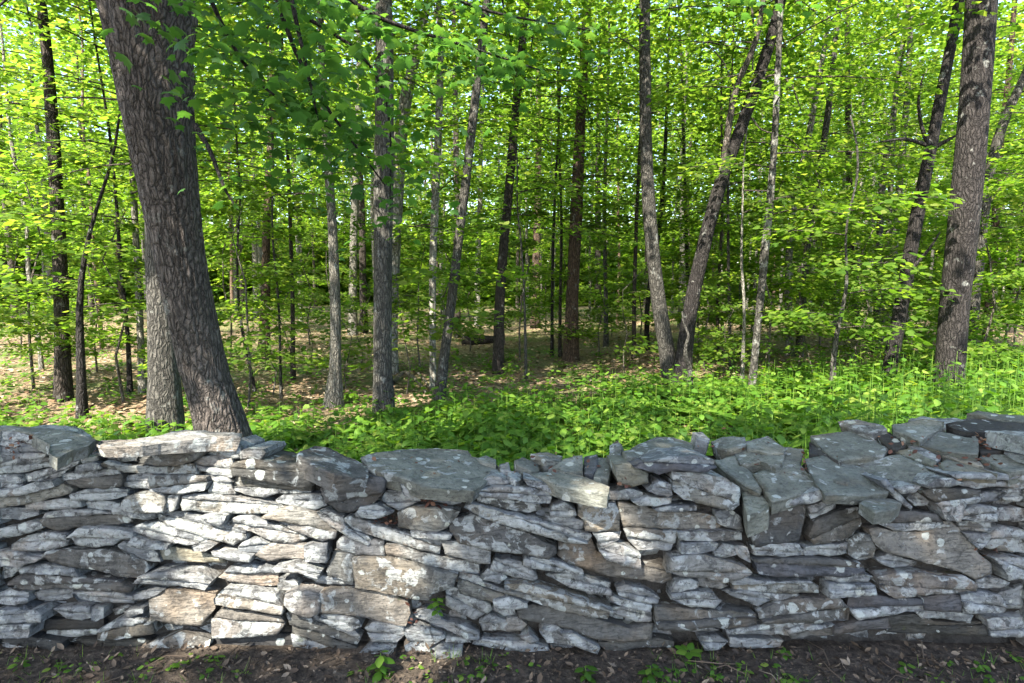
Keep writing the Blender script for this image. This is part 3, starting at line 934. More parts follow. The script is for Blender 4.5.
# ------------------------------------------------------------------ leaves
KITE = (np.array([[0, 0, 0], [.36, .42, -.10], [0, 1, -.04], [-.36, .42, -.10]]), [0, 1, 2, 3], [4])
OVAL = (np.array([[0, 0, 0], [.22, .18, -.02], [.33, .45, -.06], [.20, .78, -.10], [0, 1, -.18], [-.20, .78, -.10], [-.33, .45, -.06], [-.22, .18, -.02], [0, .5, .03]]),
        [8, 0, 1, 8, 1, 2, 8, 2, 3, 8, 3, 4, 8, 4, 5, 8, 5, 6, 8, 6, 7, 8, 7, 0], [3] * 8)
_h = [(.0, .0), (.16, -.07), (.46, -.04), (.40, .14), (.62, .40), (.44, .42), (.40, .54), (.24, .50), (.26, .70), (.12, .72), (.0, 1.05)]
_ol = _h + [(-x, y) for x, y in _h[1:-1]][::-1]
MAPLE = (np.array([[x, y, -.42 * (x * x + (y - .3) ** 2)] for x, y in _ol] + [[0, .3, .02]]),
         sum([[len(_ol), i, (i + 1) % len(_ol)] for i in range(len(_ol))], []), [3] * len(_ol))
CURL = (np.array([[0, 0, 0], [.20, .25, .10], [.24, .6, .16], [0, 1, .28], [-.24, .6, .16], [-.20, .25, .10], [0, .5, -.02]]), [6, 0, 1, 6, 1, 2, 6, 2, 3, 6, 3, 4, 6, 4, 5, 6, 5, 0], [3] * 6)
TRI3 = (np.array([[0, 0, 0], [.40, .25, -.05], [.30, .62, -.08], [0, 1, -.10], [-.30, .62, -.08], [-.40, .25, -.05]]), [0, 1, 2, 3, 0, 3, 4, 5], [4, 4])


def place_leaves(acc, tpl, pos, heading, size, tilt=.5, mat=0, rng=RNG, droop=0.0):
    """pos Nx3; heading = azimuth N; size N; leaves roughly level, tilted at random"""
    tv, tf, ts = tpl
    n = len(pos)
    if n == 0: return
    d = np.stack([np.cos(heading), np.sin(heading), -droop + (rng.random(n) - .5) * tilt * 1.2], 1)
    d /= np.linalg.norm(d, axis=1, keepdims=True)
    up = np.stack([(rng.random(n) - .5) * 2 * tilt, (rng.random(n) - .5) * 2 * tilt, np.ones(n)], 1)
    x = np.cross(d, up); x /= np.linalg.norm(x, axis=1, keepdims=True)
    z = np.cross(x, d)
    sz = np.asarray(size).reshape(-1, 1, 1) * np.ones((n, 1, 1))
    v = pos[:, None] + sz * (tv[None, :, 0:1] * x[:, None] + tv[None, :, 1:2] * d[:, None] + tv[None, :, 2:3] * z[:, None])
    k = len(tv)
    f = (np.asarray(tf)[None] + (np.arange(n) * k)[:, None]).ravel()
    acc.add(v.reshape(-1, 3), f, np.tile(ts, n), mat)


def tube(pts, radii, sides=8, wob=0.0, seed=0, cap=True):
    pts = np.asarray(pts, float); radii = np.asarray(radii, float)
    n = len(pts)
    t = np.gradient(pts, axis=0); t /= np.maximum(np.linalg.norm(t, axis=1, keepdims=True), 1e-9)
    ref = np.array([0, 1, 0]) if abs(t[0][1]) < .8 else np.array([1, 0, 0])
    V = []
    for i in range(n):
        a = np.cross(t[i], ref); a /= np.linalg.norm(a)
        b_ = np.cross(t[i], a)
        ang = np.arange(sides) * 2 * math.pi / sides
        r = np.full(sides, radii[i])
        if wob:
            for s in range(sides):
                r[s] *= 1 + wob * noise.noise((math.cos(ang[s]) * 1.3, math.sin(ang[s]) * 1.3 + seed, pts[i][2] * 1.8 + seed))
        V.append(pts[i] + r[:, None] * (np.cos(ang)[:, None] * a + np.sin(ang)[:, None] * b_))
    V = np.concatenate(V)
    F_, S_ = [], []
    for i in range(n - 1):
        for s in range(sides):
            q = (s + 1) % sides
            F_ += [i * sides + s, i * sides + q, (i + 1) * sides + q, (i + 1) * sides + s]; S_.append(4)
    F_ += list(range((n - 1) * sides, n * sides)); S_.append(sides)
    return V, F_, S_


def smooth_path(pts, vals, n):
    """Catmull-like resample by arc length with cubic easing"""
    pts = np.asarray(pts, float); vals = np.asarray(vals, float)
    L = np.r_[0, np.cumsum(np.linalg.norm(np.diff(pts, axis=0), axis=1))]
    s = np.linspace(0, L[-1], n)
    P = np.stack([np.interp(s, L, pts[:, k]) for k in range(3)], 1); Rr = np.interp(s, L, vals)
    for _ in range(max(2, n // 10)):
        P[1:-1] = .5 * P[1:-1] + .25 * (P[2:] + P[:-2]); Rr[1:-1] = .5 * Rr[1:-1] + .25 * (Rr[2:] + Rr[:-2])
    return P, Rr


def add_spray(acc, o, az, L, rise, width, n, size, tpl=KITE, rng=RNG, twig=.006, keep=None, tilt=.6, mat=0, tmat=1, thick=.05):
    """a level fan of leaves on a thin side branch, the way maples and beeches layer their twigs"""
    t = rng.random(n) ** .75 * .88 + .12
    w = width * np.sqrt(np.clip(np.sin(np.clip(t, 0, 1) * math.pi * .92), 0, 1))
    lat = (rng.random(n) * 2 - 1) * w
    d = np.array([math.cos(az), math.sin(az)]); q = np.array([-d[1], d[0]])
    zc = rise * t - .18 * L * t * t
    pos = np.stack([o[0] + d[0] * t * L + q[0] * lat, o[1] + d[1] * t * L + q[1] * lat,
                    o[2] + zc + rng.normal(0, thick, n) - .12 * np.abs(lat)], 1)
    hd = az + np.arctan2(lat, L * .35) + rng.normal(0, .5, n)
    if keep is not None:
        m = keep(pos); pos, hd = pos[m], hd[m]; n = len(pos)
    place_leaves(acc, tpl, pos, hd, size * (.65 + .6 * rng.random(n)), tilt, mat, rng, .15)
    if twig:
        tt = np.linspace(0, .9, 5)
        pts = np.stack([o[0] + d[0] * tt * L, o[1] + d[1] * tt * L, o[2] + rise * tt - .18 * L * tt * tt], 1)
        v, f, s = tube(pts, np.linspace(twig, twig * .3, 5), 4)
        acc.add(v, f, s, tmat)


def crown_mesh(name, z0, z1, r, nspray, per, size, seed, tpl=KITE, shape='tall', twig=.012, mat=None):
    rng = np.random.default_rng(seed)
    acc = Acc()
    for i in range(nspray):
        u = (i + rng.random()) / nspray
        z = z0 + (z1 - z0) * u
        if shape == 'tall': rr = r * (.45 + .75 * math.sin(math.pi * min(1, .15 + .85 * u)) ** .8)
        else: rr = r * (1.05 - .65 * u)
        L = rr * rng.uniform(.55, 1.15)
        az = i * 2.4 + rng.normal(0, .5)
        add_spray(acc, (0, 0, z), az, L, L * rng.uniform(-.02, .3), L * rng.uniform(.28, .5), int(per * L / r * rng.uniform(.7, 1.3)), size, tpl, rng, twig, thick=.035 * L + .02)
    return acc.mesh(name, [mat or M_LEAF, M_BARK])


CROWNS = {
    'high': [crown_mesh('crown', 4.8, 11, 2.3, 18, 160, .115, 20 + i) for i in range(3)],
    'tall': [crown_mesh('crown', 2.4, 10, 2.4, 26, 230, .105, 30 + i) for i in range(4)],
    'far': [crown_mesh('crown', 4.6, 15.5, 2.8, 26, 150, .17, 40 + i) for i in range(4)],
    'pole': [crown_mesh('crown', 2.6, 8.0, 1.8, 17, 130, .115, 50 + i) for i in range(4)],
    'young': [crown_mesh('crown', .6, 3.6, 1.45, 14, 290, .085, 60 + i, TRI3, 'young', .007) for i in range(5)],
    'small': [crown_mesh('crown', .35, 1.7, .75, 10, 60, .085, 70 + i, TRI3, 'young', .004) for i in range(3)],
}
TREE_TONES = {'brown': (.050, .041, .034), 'grey': (.076, .071, .061), 'pale': (.19, .178, .15), 'dark': (.031, .027, .025), 'red': (.085, .057, .04)}


def trunk_mesh(pts, rad, sides, n, seed, flare=.35, wob=.12):
    P, Rr = smooth_path(pts, rad, n)
    z = P[:, 2] - P[0, 2]
    Rr = Rr * (1 + flare * np.exp(-z / .22))
    P = P.copy(); P[0, 2] -= .12
    v, f, s = tube(P, Rr, sides, wob, seed)
    return mesh_np('trunk', v, f, s, [M_BARK], smooth=True), P, Rr


def make_tree(kind, label, tone, poly, height=16, crown='tall', group=None, D=None, sides=10, limbs=0, seed=0, low=None, smoothbark=False, flare=.35, crown_mat=None):
    """poly: (px, py, width px) from the foot upward as seen in the photo; the tree stands at real distance D"""
    rs = random.Random(seed * 13 + 5)
    D = D or ground_y(poly[0][0], poly[0][1])
    foot = at_y(poly[0][0], poly[0][1], D)
    foot[2] = 0
    pts, rad = [], []
    for i, (x, y, w_) in enumerate(poly):
        p = at_y(x, y, D) if i else foot.copy()
        dz = (p - CAM) @ FWD
        pts.append(p); rad.append(w_ * dz / F_PX / 2)
    d = pts[-1] - pts[-2]; d = d / np.linalg.norm(d)
    d = d * .6 + np.array([0, 0, .4]); d /= np.linalg.norm(d)
    p = pts[-1].copy(); r = rad[-1]
    steps = 5
    rest = max(.5, height - p[2])
    for i in range(steps):
        p = p + d * rest / steps + np.array([rs.uniform(-.1, .1), rs.uniform(-.1, .1), 0])
        d = d * .8 + np.array([0, 0, .2]); d /= np.linalg.norm(d)
        pts.append(p.copy()); rad.append(max(.012, r * (1 - .85 * (i + 1) / steps)))
    root = empty(kind, foot)
    tag(root, label, 'tree', group)
    me, P, Rr = trunk_mesh(np.array(pts) - foot, rad, sides, 26, seed, flare)
    if smoothbark: me.materials[0] = M_BARK2
    t = link('trunk', me, root)
    c = TREE_TONES[tone]; j = rs.uniform(.85, 1.15)
    t.color = (c[0] * j, c[1] * j, c[2] * j, 1)
    for k in range(limbs):
        i = int(len(P) * rs.uniform(.35, .8)); o = P[i]; az = rs.uniform(0, 6.28); L = rs.uniform(1.2, 2.6)
        q = [o + np.array([math.cos(az) * L * u, math.sin(az) * L * u, L * .75 * u + .2 * u * u]) for u in np.linspace(0, 1, 6)]
        v, f, s = tube(q, np.linspace(Rr[i] * .42, .008, 6), 6)
        b_ = link('branch', mesh_np('branch', v, f, s, [M_BARK], smooth=True), root); b_.color = t.color
    if crown:
        cm = rs.choice(CROWNS[crown])
        co = link('crown', cm, root); co.color = (.085, .07, .058, 1)
        i = int(np.argmin(abs(P[:, 2] - min(7, height * .5))))
        co.location = (P[i][0], P[i][1], 0)
        co.rotation_euler = (0, 0, rs.uniform(0, 6.28))
    if low:                                       # low leaf sprays seen in the photo, on their own twigs
        acc = Acc(); rng = np.random.default_rng(seed + 900)
        for (z, az, L, n_) in low:
            i = int(np.argmin(abs(P[:, 2] - z)))
            add_spray(acc, P[i], R(az), L, L * .22, L * .45, n_, .10, TRI3, rng, .008, thick=.06)
        link('foliage', acc.mesh('foliage', [M_LEAF, M_BARK]), root).color = (.085, .07, .058, 1)
    return root, P, Rr, foot


# ---- the big maple behind the wall, whose crown reaches out over the verge and shades it
LIT = [  # sun patches on the wall face: pixel centre, radius in m across
    (170, 452, .16), (205, 470, .20), (240, 500, .17), (285, 525, .14), (300, 505, .10), (190, 520, .13), (330, 540, .09), (395, 572, .13), (300, 590, .06),
    (240, 590, .12), (205, 605, .09), (618, 530, .12), (600, 510, .06), (645, 545, .05), (455, 545, .06), (445, 672, .12), (930, 545, .06), (985, 505, .05), (270, 620, .05)]
LITP = [(face_pt(x, y), r) for x, y, r in LIT]
LITT = [(150, 165, .10), (160, 185, .10), (172, 210, .10), (187, 220, .09), (178, 240, .09), (184, 262, .07), (228, 420, .12), (243, 432, .10), (208, 405, .05), (168, 400, .08)]
LITP += [(at_y(x, y, 4.1 + .5 * max(0, y - 180) / 260), r * 1.7) for x, y, r in LITT]
def shade_keep(pos, broad=True):
    pad = .05
    """leave the crown open where the sun comes through in the photo"""
    keep = np.ones(len(pos), bool)
    for c, r in LITP:
        v = pos - c
        t = v @ SUN
        dist = np.linalg.norm(v - t[:, None] * SUN, axis=1)
        keep &= ~((dist < r * 1.0 + pad) & (t > 0))
    if not broad: return keep
    # beyond the wall: open in broad dapples
    g = pos - SUN * ((pos[:, 2] - .4) / SUN[2])[:, None]
    far = g[:, 1] > 3.5
    w = pos - SUN * ((pos[:, 1] - 4.4) / SUN[1])[:, None]          # where the ray passes the maple's own trunk
    far &= ~((w[:, 0] > -2.98) & (w[:, 0] < -1.88) & (w[:, 2] > 0) & (w[:, 2] < 4.6))
    nv = np.array([noise.noise((p[0] * .8, p[1] * .8, 2.2)) for p in g])
    keep &= ~(far & (nv > -.31))
    return keep


def big_maple():
    poly = [(230, 452, 50), (219, 415, 47), (206, 375, 46), (196, 335, 46), (187, 295, 47), (178, 250, 50), (171, 205, 54), (163, 155, 60), (157, 105, 68), (152, 50, 78), (149, 0, 86)]
    Ys = np.linspace(4.9, 4.35, len(poly))
    pts, rad = [], []
    for (x, y, w_), Y in zip(poly, Ys):
        p = at_y(x, y, Y); pts.append(p); rad.append(w_ * ((p - CAM) @ FWD) / F_PX / 2)
    foot = pts[0].copy(); foot[2] = 0
    pts.insert(0, foot + np.array([.06, 0, -.1])); rad.insert(0, rad[0] * 1.12)
    d = np.array([-.04, -.10, 1.0])
    top = pts[-1]
    pts.append(top + d * .7); rad.append(rad[-1] * 1.0)
    root = empty('maple_tree', foot)
    tag(root, 'big old maple with furrowed leaning trunk dappled by sun, close behind the wall', 'tree')
    P, Rr = smooth_path(np.array(pts) - foot, rad, 230)
    z = P[:, 2]
    Rr = Rr * (1 + .30 * np.exp(-np.clip(z, 0, None) / .25))
    sides = 110
    V = []
    for i in range(len(P)):
        for s in range(sides):
            a = s * 2 * math.pi / sides
            c_, s_ = math.cos(a), math.sin(a)
            n1 = noise.noise((c_ * 7.5, s_ * 7.5, z[i] * 1.9)); n2 = noise.noise((c_ * 15, s_ * 15, z[i] * 5.5 + 9))
            ridge = (1 - abs(n1) * 2.4) * .055 + (1 - abs(n2) * 2) * .028
            lump = noise.noise((c_ * 1.1, s_ * 1.1, z[i] * 1.1 + 5)) * .06
            r = Rr[i] * (1 + lump - ridge)
            V.append(P[i] + np.array([c_ * r, s_ * r, 0]))
    Ff = []
    for i in range(len(P) - 1):
        for s in range(sides):
            q = (s + 1) % sides
            Ff += [i * sides + s, i * sides + q, (i + 1) * sides + q, (i + 1) * sides + s]
    t = link('trunk', mesh_np('trunk', V, Ff, np.full(len(Ff) // 4, 4), [M_BARK], smooth=True), root)
    t.color = (.100, .085, .075, 1)
    # knot on the right side
    k = at_y(187, 117, 4.55) - foot
    v, f, s = tube([k + np.array([-.05, 0, 0]), k + np.array([.02, -.03, .01]), k + np.array([.06, -.05, .02])], [.07, .05, .02], 10, .3, 3)
    kn = link('branch_stub', mesh_np('branch_stub', v, f, s, [M_BARK], smooth=True), root); kn.color = (.05, .042, .038, 1)
    # limbs out over the verge and the wood; their leaves make the shade
    rs = random.Random(4)
    rng = np.random.default_rng(4)
    fork = P[-1]
    acc = Acc()
    knots = []
    specs = [(-101, 6.4, 4.4), (-75, 7.0, 4.8), (-40, 7.2, 4.2), (-10, 6.0, 5.2), (-146, 5.6, 5.4), (160, 5.5, 5.6), (90, 5.0, 6.4), (40, 5.0, 6.0), (-60, 4.6, 7.6), (-95, 3.8, 8.4)]
    for az, L, rise in specs:
        a = R(az)
        q = []
        for u in np.linspace(0, 1, 12):
            q.append(fork + np.array([math.cos(a) * L * u, math.sin(a) * L * u, rise * (u ** .8)]) + (np.array([rs.uniform(-.12, .12), rs.uniform(-.12, .12), rs.uniform(-.1, .1)]) if 0 < u < 1 else 0))
        v, f, s = tube(q, np.linspace(.17, .02, 12), 8, .1, az)
        b_ = link('branch', mesh_np('branch', v, f, s, [M_BARK], smooth=True), root); b_.color = t.color
        knots += q[3:]
        for k in range(34):
            u = rs.uniform(.3, 1.0); o = q[min(11, int(u * 11))]
            sl = rs.uniform(.9, 2.0)
            add_spray(acc, o, a + rs.uniform(-1.6, 1.6), sl, sl * rs.uniform(.0, .5), sl * .5, int(46 * sl), .15, KITE, rng, .006,
                      keep=lambda p: shade_keep(p + foot), thick=.10)
    knots = np.array(knots)
    for k in range(800):                # unseen side twigs added to shade the wall, verge and maple trunk
        o = np.array([rng.uniform(-6.6, 1.2), rng.uniform(-5.4, -.3), rng.uniform(4.7, 7.6)]) - foot
        if k >= 680: o = np.array([rng.uniform(-5.8, -1.9), rng.uniform(-.9, 2.2), rng.uniform(4.9, 7.6)]) - foot
        nk = knots[np.argmin(((knots - o) ** 2).sum(1))]
        if not shade_keep(nk + foot + (o - nk) * np.linspace(.2, 1, 7)[:, None], False).all(): continue
        v, f, s = tube([nk, (nk + o) / 2 + np.array([0, 0, .15]), o], [.022, .015, .007], 5); acc.add(v, f, s, 1)
        sl = rng.uniform(.8, 1.5)
        add_spray(acc, o, rng.uniform(0, 6.28), sl, sl * .2, sl * .5, 60, .15, KITE, rng, .006, keep=lambda p: shade_keep(p + foot), thick=.10)
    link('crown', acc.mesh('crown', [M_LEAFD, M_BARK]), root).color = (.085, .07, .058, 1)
    # low twigs hanging into the picture, with big lobed leaves
    hang = [  # pixel path, depth from-to, leaves, spread px
        ([(262, -60), (275, 0), (300, 70), (330, 115), (352, 140), (385, 185)], 3.1, 3.5, 110, 56),
        ([(285, -30), (300, 40), (312, 90), (318, 120)], 3.0, 3.1, 55, 40),
        ([(330, -10), (360, 14), (430, 36), (470, 46), (500, 58), (540, 70)], 3.3, 3.9, 95, 30),
        ([(190, -50), (210, 0), (232, 50), (262, 95), (310, 118)], 2.9, 3.4, 140, 64),
        ([(400, -60), (430, -10), (480, 12), (545, 22), (590, 30)], 3.6, 4.2, 44, 24),
        ([(230, -40), (260, -5), (320, 25), (370, 50), (392, 100), (390, 210)], 3.3, 3.9, 130, 56),
        ([(195, 125), (210, 150), (225, 190), (238, 210)], 4.3, 4.0, 14, 22),
        ([(118, -70), (120, -30), (124, -4), (128, 8)], 2.7, 2.6, 5, 16),
        ([(30, -60), (24, -20), (12, 4), (-16, 14)], 3.3, 3.3, 10, 22),
        ([(640, -50), (690, -20), (740, -6), (800, -8)], 4.2, 4.8, 40, 24),
    ]
    for h, (path, d0, d1, nl, spread) in enumerate(hang):
        nl = int(nl * 2.5) if nl > 20 else nl
        q = [at_y(x, y, d0 + (d1 - d0) * i / (len(path) - 1)) - foot for i, (x, y) in enumerate(path)]
        start = fork + np.array([.1, -.3, .8]) * rs.uniform(.3, 1.0)
        if h != 6:
            lift = q[0] + np.array([rs.uniform(-.3, .1), .3, .9])
            q = [start, (start + lift) / 2 + np.array([0, 0, .5]), lift] + q
        qq, rr = smooth_path(q, np.linspace(.022, .004, len(q)), 26)
        v, f, s = tube(qq, rr, 6)
        b_ = link('hanging_branch', mesh_np('hanging_branch', v, f, s, [M_BARK], smooth=True), root); b_.color = (.035, .03, .026, 1)
        ac = Acc()
        pos, hd = [], []
        for k in range(nl):
            u = rng.random() ** .8
            seg = u * (len(path) - 1); i = min(len(path) - 2, int(seg)); fr = seg - i
            x = path[i][0] + (path[i + 1][0] - path[i][0]) * fr + rng.normal(0, spread * .75)
            y = path[i][1] + (path[i + 1][1] - path[i][1]) * fr + abs(rng.normal(0, spread * .55)) - spread * .2
            pos.append(at_y(x, y, d0 + (d1 - d0) * u + rng.normal(0, .22)) - foot); hd.append(rng.uniform(0, 6.28))
        place_leaves(ac, MAPLE, np.array(pos), np.array(hd), (.040 + .044 * rng.random(nl)) * (.8 + .06 * d0), .75, 0, rng, .45)
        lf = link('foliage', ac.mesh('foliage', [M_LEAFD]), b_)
    return root
big_maple()

# ---- trees traced from the photo (foot upward: x, y, width)
BIG = [
 ('maple_tree', 'second maple stem with lichen patches standing right behind the big old maple', 'grey', [(166, 432, 32), (164, 380, 29), (163, 330, 27), (160, 290, 25), (158, 200, 24), (154, 100, 22), (150, 20, 20)], 15, 'high', dict(D=6.3, sides=24, flare=.2)),
 ('tree', 'straight tree with blackened lower trunk and pale upper bark left of centre', 'grey', [(384, 418, 18), (382, 350, 17), (382, 300, 18), (383, 250, 18), (384, 200, 19), (384, 100, 19), (386, 30, 17)], 15, 'high', dict(sides=20, limbs=2)),
 ('tree', 'paler curving trunk pressed close behind the tree with the blackened lower trunk', 'pale', [(391, 372, 12), (392, 300, 12), (396, 200, 14), (401, 110, 14), (413, 62, 10), (422, 36, 8)], 14, 'high', dict(sides=14, smoothbark=True)),
 ('tree', 'slim white-barked trunk between the blackened trunk and the leaning slim trunk', 'pale', [(433, 388, 6), (432, 290, 7), (434, 215, 8), (438, 150, 8), (440, 100, 7), (441, 40, 6)], 12, 'tall', dict(smoothbark=True)),
 ('tree', 'slim trunk leaning right over a bright low leaf spray left of centre', 'grey', [(438, 402, 11), (447, 341, 9), (456, 260, 9), (463, 209, 9), (471, 135, 9), (480, 60, 8)], 14, 'high', dict(sides=12, limbs=1, low=[(1.25, 160, 1.0, 70), (1.5, 20, .9, 80), (1.7, -100, 1.1, 120), (2.1, 200, 1.1, 90), (2.3, -60, .9, 90), (1.1, -50, .8, 60)])),
 ('tree', 'dark slightly leaning trunk midway between the blackened trunk and the straight brown bole', 'brown', [(498, 372, 10), (500, 277, 10), (507, 215, 9), (513, 141, 9), (518, 77, 8), (524, 34, 7)], 14, 'tall', dict(limbs=2)),
 ('tree', 'straight reddish brown bole standing alone at the centre of the clearing', 'red', [(571, 361, 14), (572, 277, 13), (577, 215, 12), (579, 135, 11), (582, 108, 10), (583, 67, 9), (588, 0, 8)], 17, 'high', dict(sides=16)),
 ('tree', 'tall grey trunk sharing its foot with the leaning dark tree right of centre', 'grey', [(675, 390, 17), (668, 372, 15), (660, 321, 14), (653, 260, 14), (648, 210, 13), (645, 135, 12), (645, 34, 11), (645, 0, 11)], 16, 'high', dict(D=9.2, sides=18, limbs=2)),
 ('tree', 'slender grey-green trunk just right of the forked leaning tree', 'grey', [(751, 394, 7), (755, 355, 7), (758, 321, 7), (763, 277, 8), (768, 220, 8), (772, 189, 7), (775, 135, 7), (777, 94, 6)], 13, 'tall', dict(smoothbark=True)),
 ('tree', 'left of a close pair of pale trunks right of the forked leaning tree', 'pale', [(790, 357, 7), (788, 300, 7), (788, 260, 7), (791, 215, 7), (797, 189, 6), (807, 148, 6)], 13, 'tall', dict(smoothbark=True)),
 ('tree', 'right of a close pair of pale trunks, bending right high up', 'grey', [(799, 358, 7), (802, 311, 7), (805, 260, 7), (814, 195, 7), (824, 145, 6), (830, 101, 6)], 13, 'tall', {}),
 ('tree', 'nearly black trunk leaning right, just left of the massive right-hand trunk', 'dark', [(886, 384, 13), (891, 358, 13), (898, 321, 13), (905, 287, 13), (911, 254, 13), (918, 202, 12), (927, 168, 12), (933, 141, 11), (942, 88, 10), (952, 44, 10), (960, 0, 10)], 13, 'high', dict(D=8.6, sides=16)),
 ('tree', 'massive straight trunk with scaly bark at the right side of the picture', 'dark', [(947, 412, 25), (949, 365, 25), (956, 277, 27), (965, 227, 27), (967, 215, 27), (972, 135, 27), (979, 34, 26), (981, 0, 26)], 17, 'high', dict(D=7.2, sides=32, flare=.2)),
 ('tree', 'thin trunk bending right behind the massive right-hand trunk', 'grey', [(968, 374, 9), (972, 330, 9), (980, 250, 9), (985, 200, 9), (996, 135, 9), (1011, 101, 8), (1026, 78, 7)], 11, 'tall', {}),
 ('tree', 'dark slim trunk bending right, left of the big old maple', 'dark', [(82, 416, 9), (81, 351, 8), (78, 315, 6), (80, 275, 5), (91, 222, 3.5), (108, 175, 3), (118, 148, 2.5)], 8, 'pole', dict(low=[(1.6, 200, 1.1, 70), (1.9, -30, 1.0, 80), (2.2, -120, 1.2, 110), (1.3, 10, .9, 60)])),
 ('tree', 'dark upright trunk behind the slim bending one near the left edge', 'brown', [(63, 400, 14), (62, 300, 13), (60, 260, 12), (57, 200, 12), (52, 118, 11), (50, 77, 10), (44, 17, 9)], 14, 'high', dict(limbs=2)),
 ('tree', 'thin pale trunk close to the left edge of the picture', 'pale', [(42, 372, 4), (40, 338, 4), (27, 277, 4), (29, 217, 4), (15, 168, 4), (8, 120, 3)], 9, 'pole', {}),
 ('tree', 'thin dark pole just left of the second maple stem', 'dark', [(130, 394, 5), (128, 328, 4), (121, 277, 4), (118, 220, 3)], 8, 'pole', {}),
 ('tree', 'pale mottled trunk touching the second maple stem on its left', 'pale', [(143, 394, 7), (140, 328, 6), (138, 277, 6), (134, 200, 6)], 10, 'tall', {}),
 ('tree', 'pale spotted trunk with flared sunlit foot between the maple and the blackened trunk', 'pale', [(333, 408, 13), (337, 361, 10), (335, 311, 10), (335, 260, 10), (332, 210, 9), (326, 150, 8)], 12, 'tall', dict(flare=.9, sides=14)),
 ('tree', 'reddish trunk in the clearing just right of the big old maple', 'red', [(264, 357, 11), (266, 294, 9), (266, 227, 8), (268, 189, 7)], 13, 'tall', {}),
 ('tree', 'thin leaning pole right of the big old maple', 'dark', [(256, 394, 3.5), (243, 338, 3), (238, 300, 2.5)], 5, 'pole', {}),
 ('tree', 'hair-thin upright pole right of the thin leaning pole', 'grey', [(281, 399, 3), (280, 345, 2.5), (279, 300, 2.5)], 6, 'pole', {}),
 ('tree', 'thin brown trunk in the clearing left of the pale spotted trunk', 'brown', [(293, 379, 5), (293, 311, 4), (291, 250, 4)], 9, 'pole', {}),
 ('tree', 'pale trunk deep in the wood just left of the blackened trunk', 'pale', [(353, 336, 9), (353, 277, 8), (354, 220, 8)], 15, 'far', {}),
 ('tree', 'dark trunk deep in the wood touching the blackened trunk on its left', 'brown', [(364, 334, 8), (363, 277, 7), (362, 220, 7)], 15, 'far', {}),
 ('tree', 'reddish trunk deep in the wood left of the straight brown bole', 'red', [(535, 329, 9), (536, 270, 8), (537, 220, 7)], 16, 'far', {}),
 ('tree', 'left of two thin poles standing next to the straight brown bole', 'dark', [(552, 356, 3.5), (552, 300, 3), (553, 240, 3)], 10, 'pole', {}),
 ('tree', 'right of two thin poles standing next to the straight brown bole', 'brown', [(560, 357, 3.5), (560, 300, 3), (562, 230, 3)], 10, 'pole', {}),
 ('tree', 'short thin sapling stem in front of the clearing left of the brown bole', 'grey', [(526, 377, 3), (525, 321, 2.5), (524, 290, 2)], 5, 'pole', {}),
 ('tree', 'thin trunk right of the straight brown bole at the clearing edge', 'grey', [(606, 346, 5), (606, 290, 4), (604, 230, 4)], 12, 'tall', {}),
 ('tree', 'thin trunk left of the tall grey trunk, nearer of two', 'brown', [(634, 360, 4.5), (634, 300, 4), (636, 230, 4)], 10, 'pole', {}),
 ('tree', 'thin dark trunk almost hidden behind the tall grey trunk', 'dark', [(647, 352, 5), (646, 300, 5), (660, 230, 5), (664, 180, 4)], 12, 'tall', {}),
 ('tree', 'brown trunk far back in the clearing right of the brown bole', 'brown', [(597, 322, 7), (598, 280, 6), (598, 230, 6)], 16, 'far', {}),
 ('tree', 'pale trunk far back between the leaning slim trunk and the dark one', 'pale', [(478, 326, 6), (477, 270, 6), (480, 210, 5)], 16, 'far', {}),
 ('tree', 'thin pole right of the forked leaning tree, left of the grey-green trunk', 'grey', [(731, 369, 3.5), (729, 300, 3), (728, 240, 3)], 8, 'pole', {}),
 ('tree', 'thin brown stem beside the thin pole right of the forked leaning tree', 'brown', [(718, 362, 3.5), (717, 300, 3), (722, 230, 3)], 9, 'pole', {}),
 ('tree', 'short pale stem left of the foot of the grey-green trunk', 'pale', [(742, 388, 4), (743, 350, 3.5), (745, 310, 3)], 5, 'pole', {}),
 ('tree', 'thin grey stem rising from the herbs midway between pale pair and black trunk', 'grey', [(832, 408, 7), (834, 345, 5), (842, 312, 4), (848, 280, 3)], 3.6, None, dict(low=[(1.2, 200, 1.0, 90), (1.5, -20, 1.1, 100), (1.8, -100, 1.2, 130), (2.1, 170, 1.0, 90), (2.4, -60, 1.1, 110), (1.0, -60, .9, 90)])),
 ('tree', 'pale trunk in the sunny gap just left of the black leaning trunk', 'pale', [(884, 342, 7), (886, 290, 6), (888, 244, 6), (890, 200, 5)], 13, 'tall', {}),
 ('tree', 'brown trunk in the sunny gap left of the black leaning trunk', 'brown', [(858, 340, 7), (852, 277, 6), (850, 220, 6), (847, 60, 5)], 15, 'tall', {}),
 ('tree', 'slender forked grey tree in leaves left of the black leaning trunk', 'grey', [(876, 352, 7), (880, 210, 6), (884, 162, 6), (893, 120, 5), (899, 80, 5)], 12, 'tall', dict(limbs=3)),
 ('tree', 'brown trunk standing right behind the massive right-hand trunk', 'red', [(986, 350, 8), (990, 300, 8), (997, 202, 7), (1000, 140, 6)], 12, 'tall', {}),
 ('tree', 'thin dark pole behind the foot of the forked leaning tree', 'dark', [(692, 350, 5), (688, 290, 4), (686, 230, 4)], 11, 'pole', {}),
 ('tree', 'dead broken stub standing at the foot of the forked leaning tree', 'grey', [(691, 404, 7), (690, 385, 6), (690, 368, 5)], 1.2, None, dict(D=8.3)),
]
FEET = []
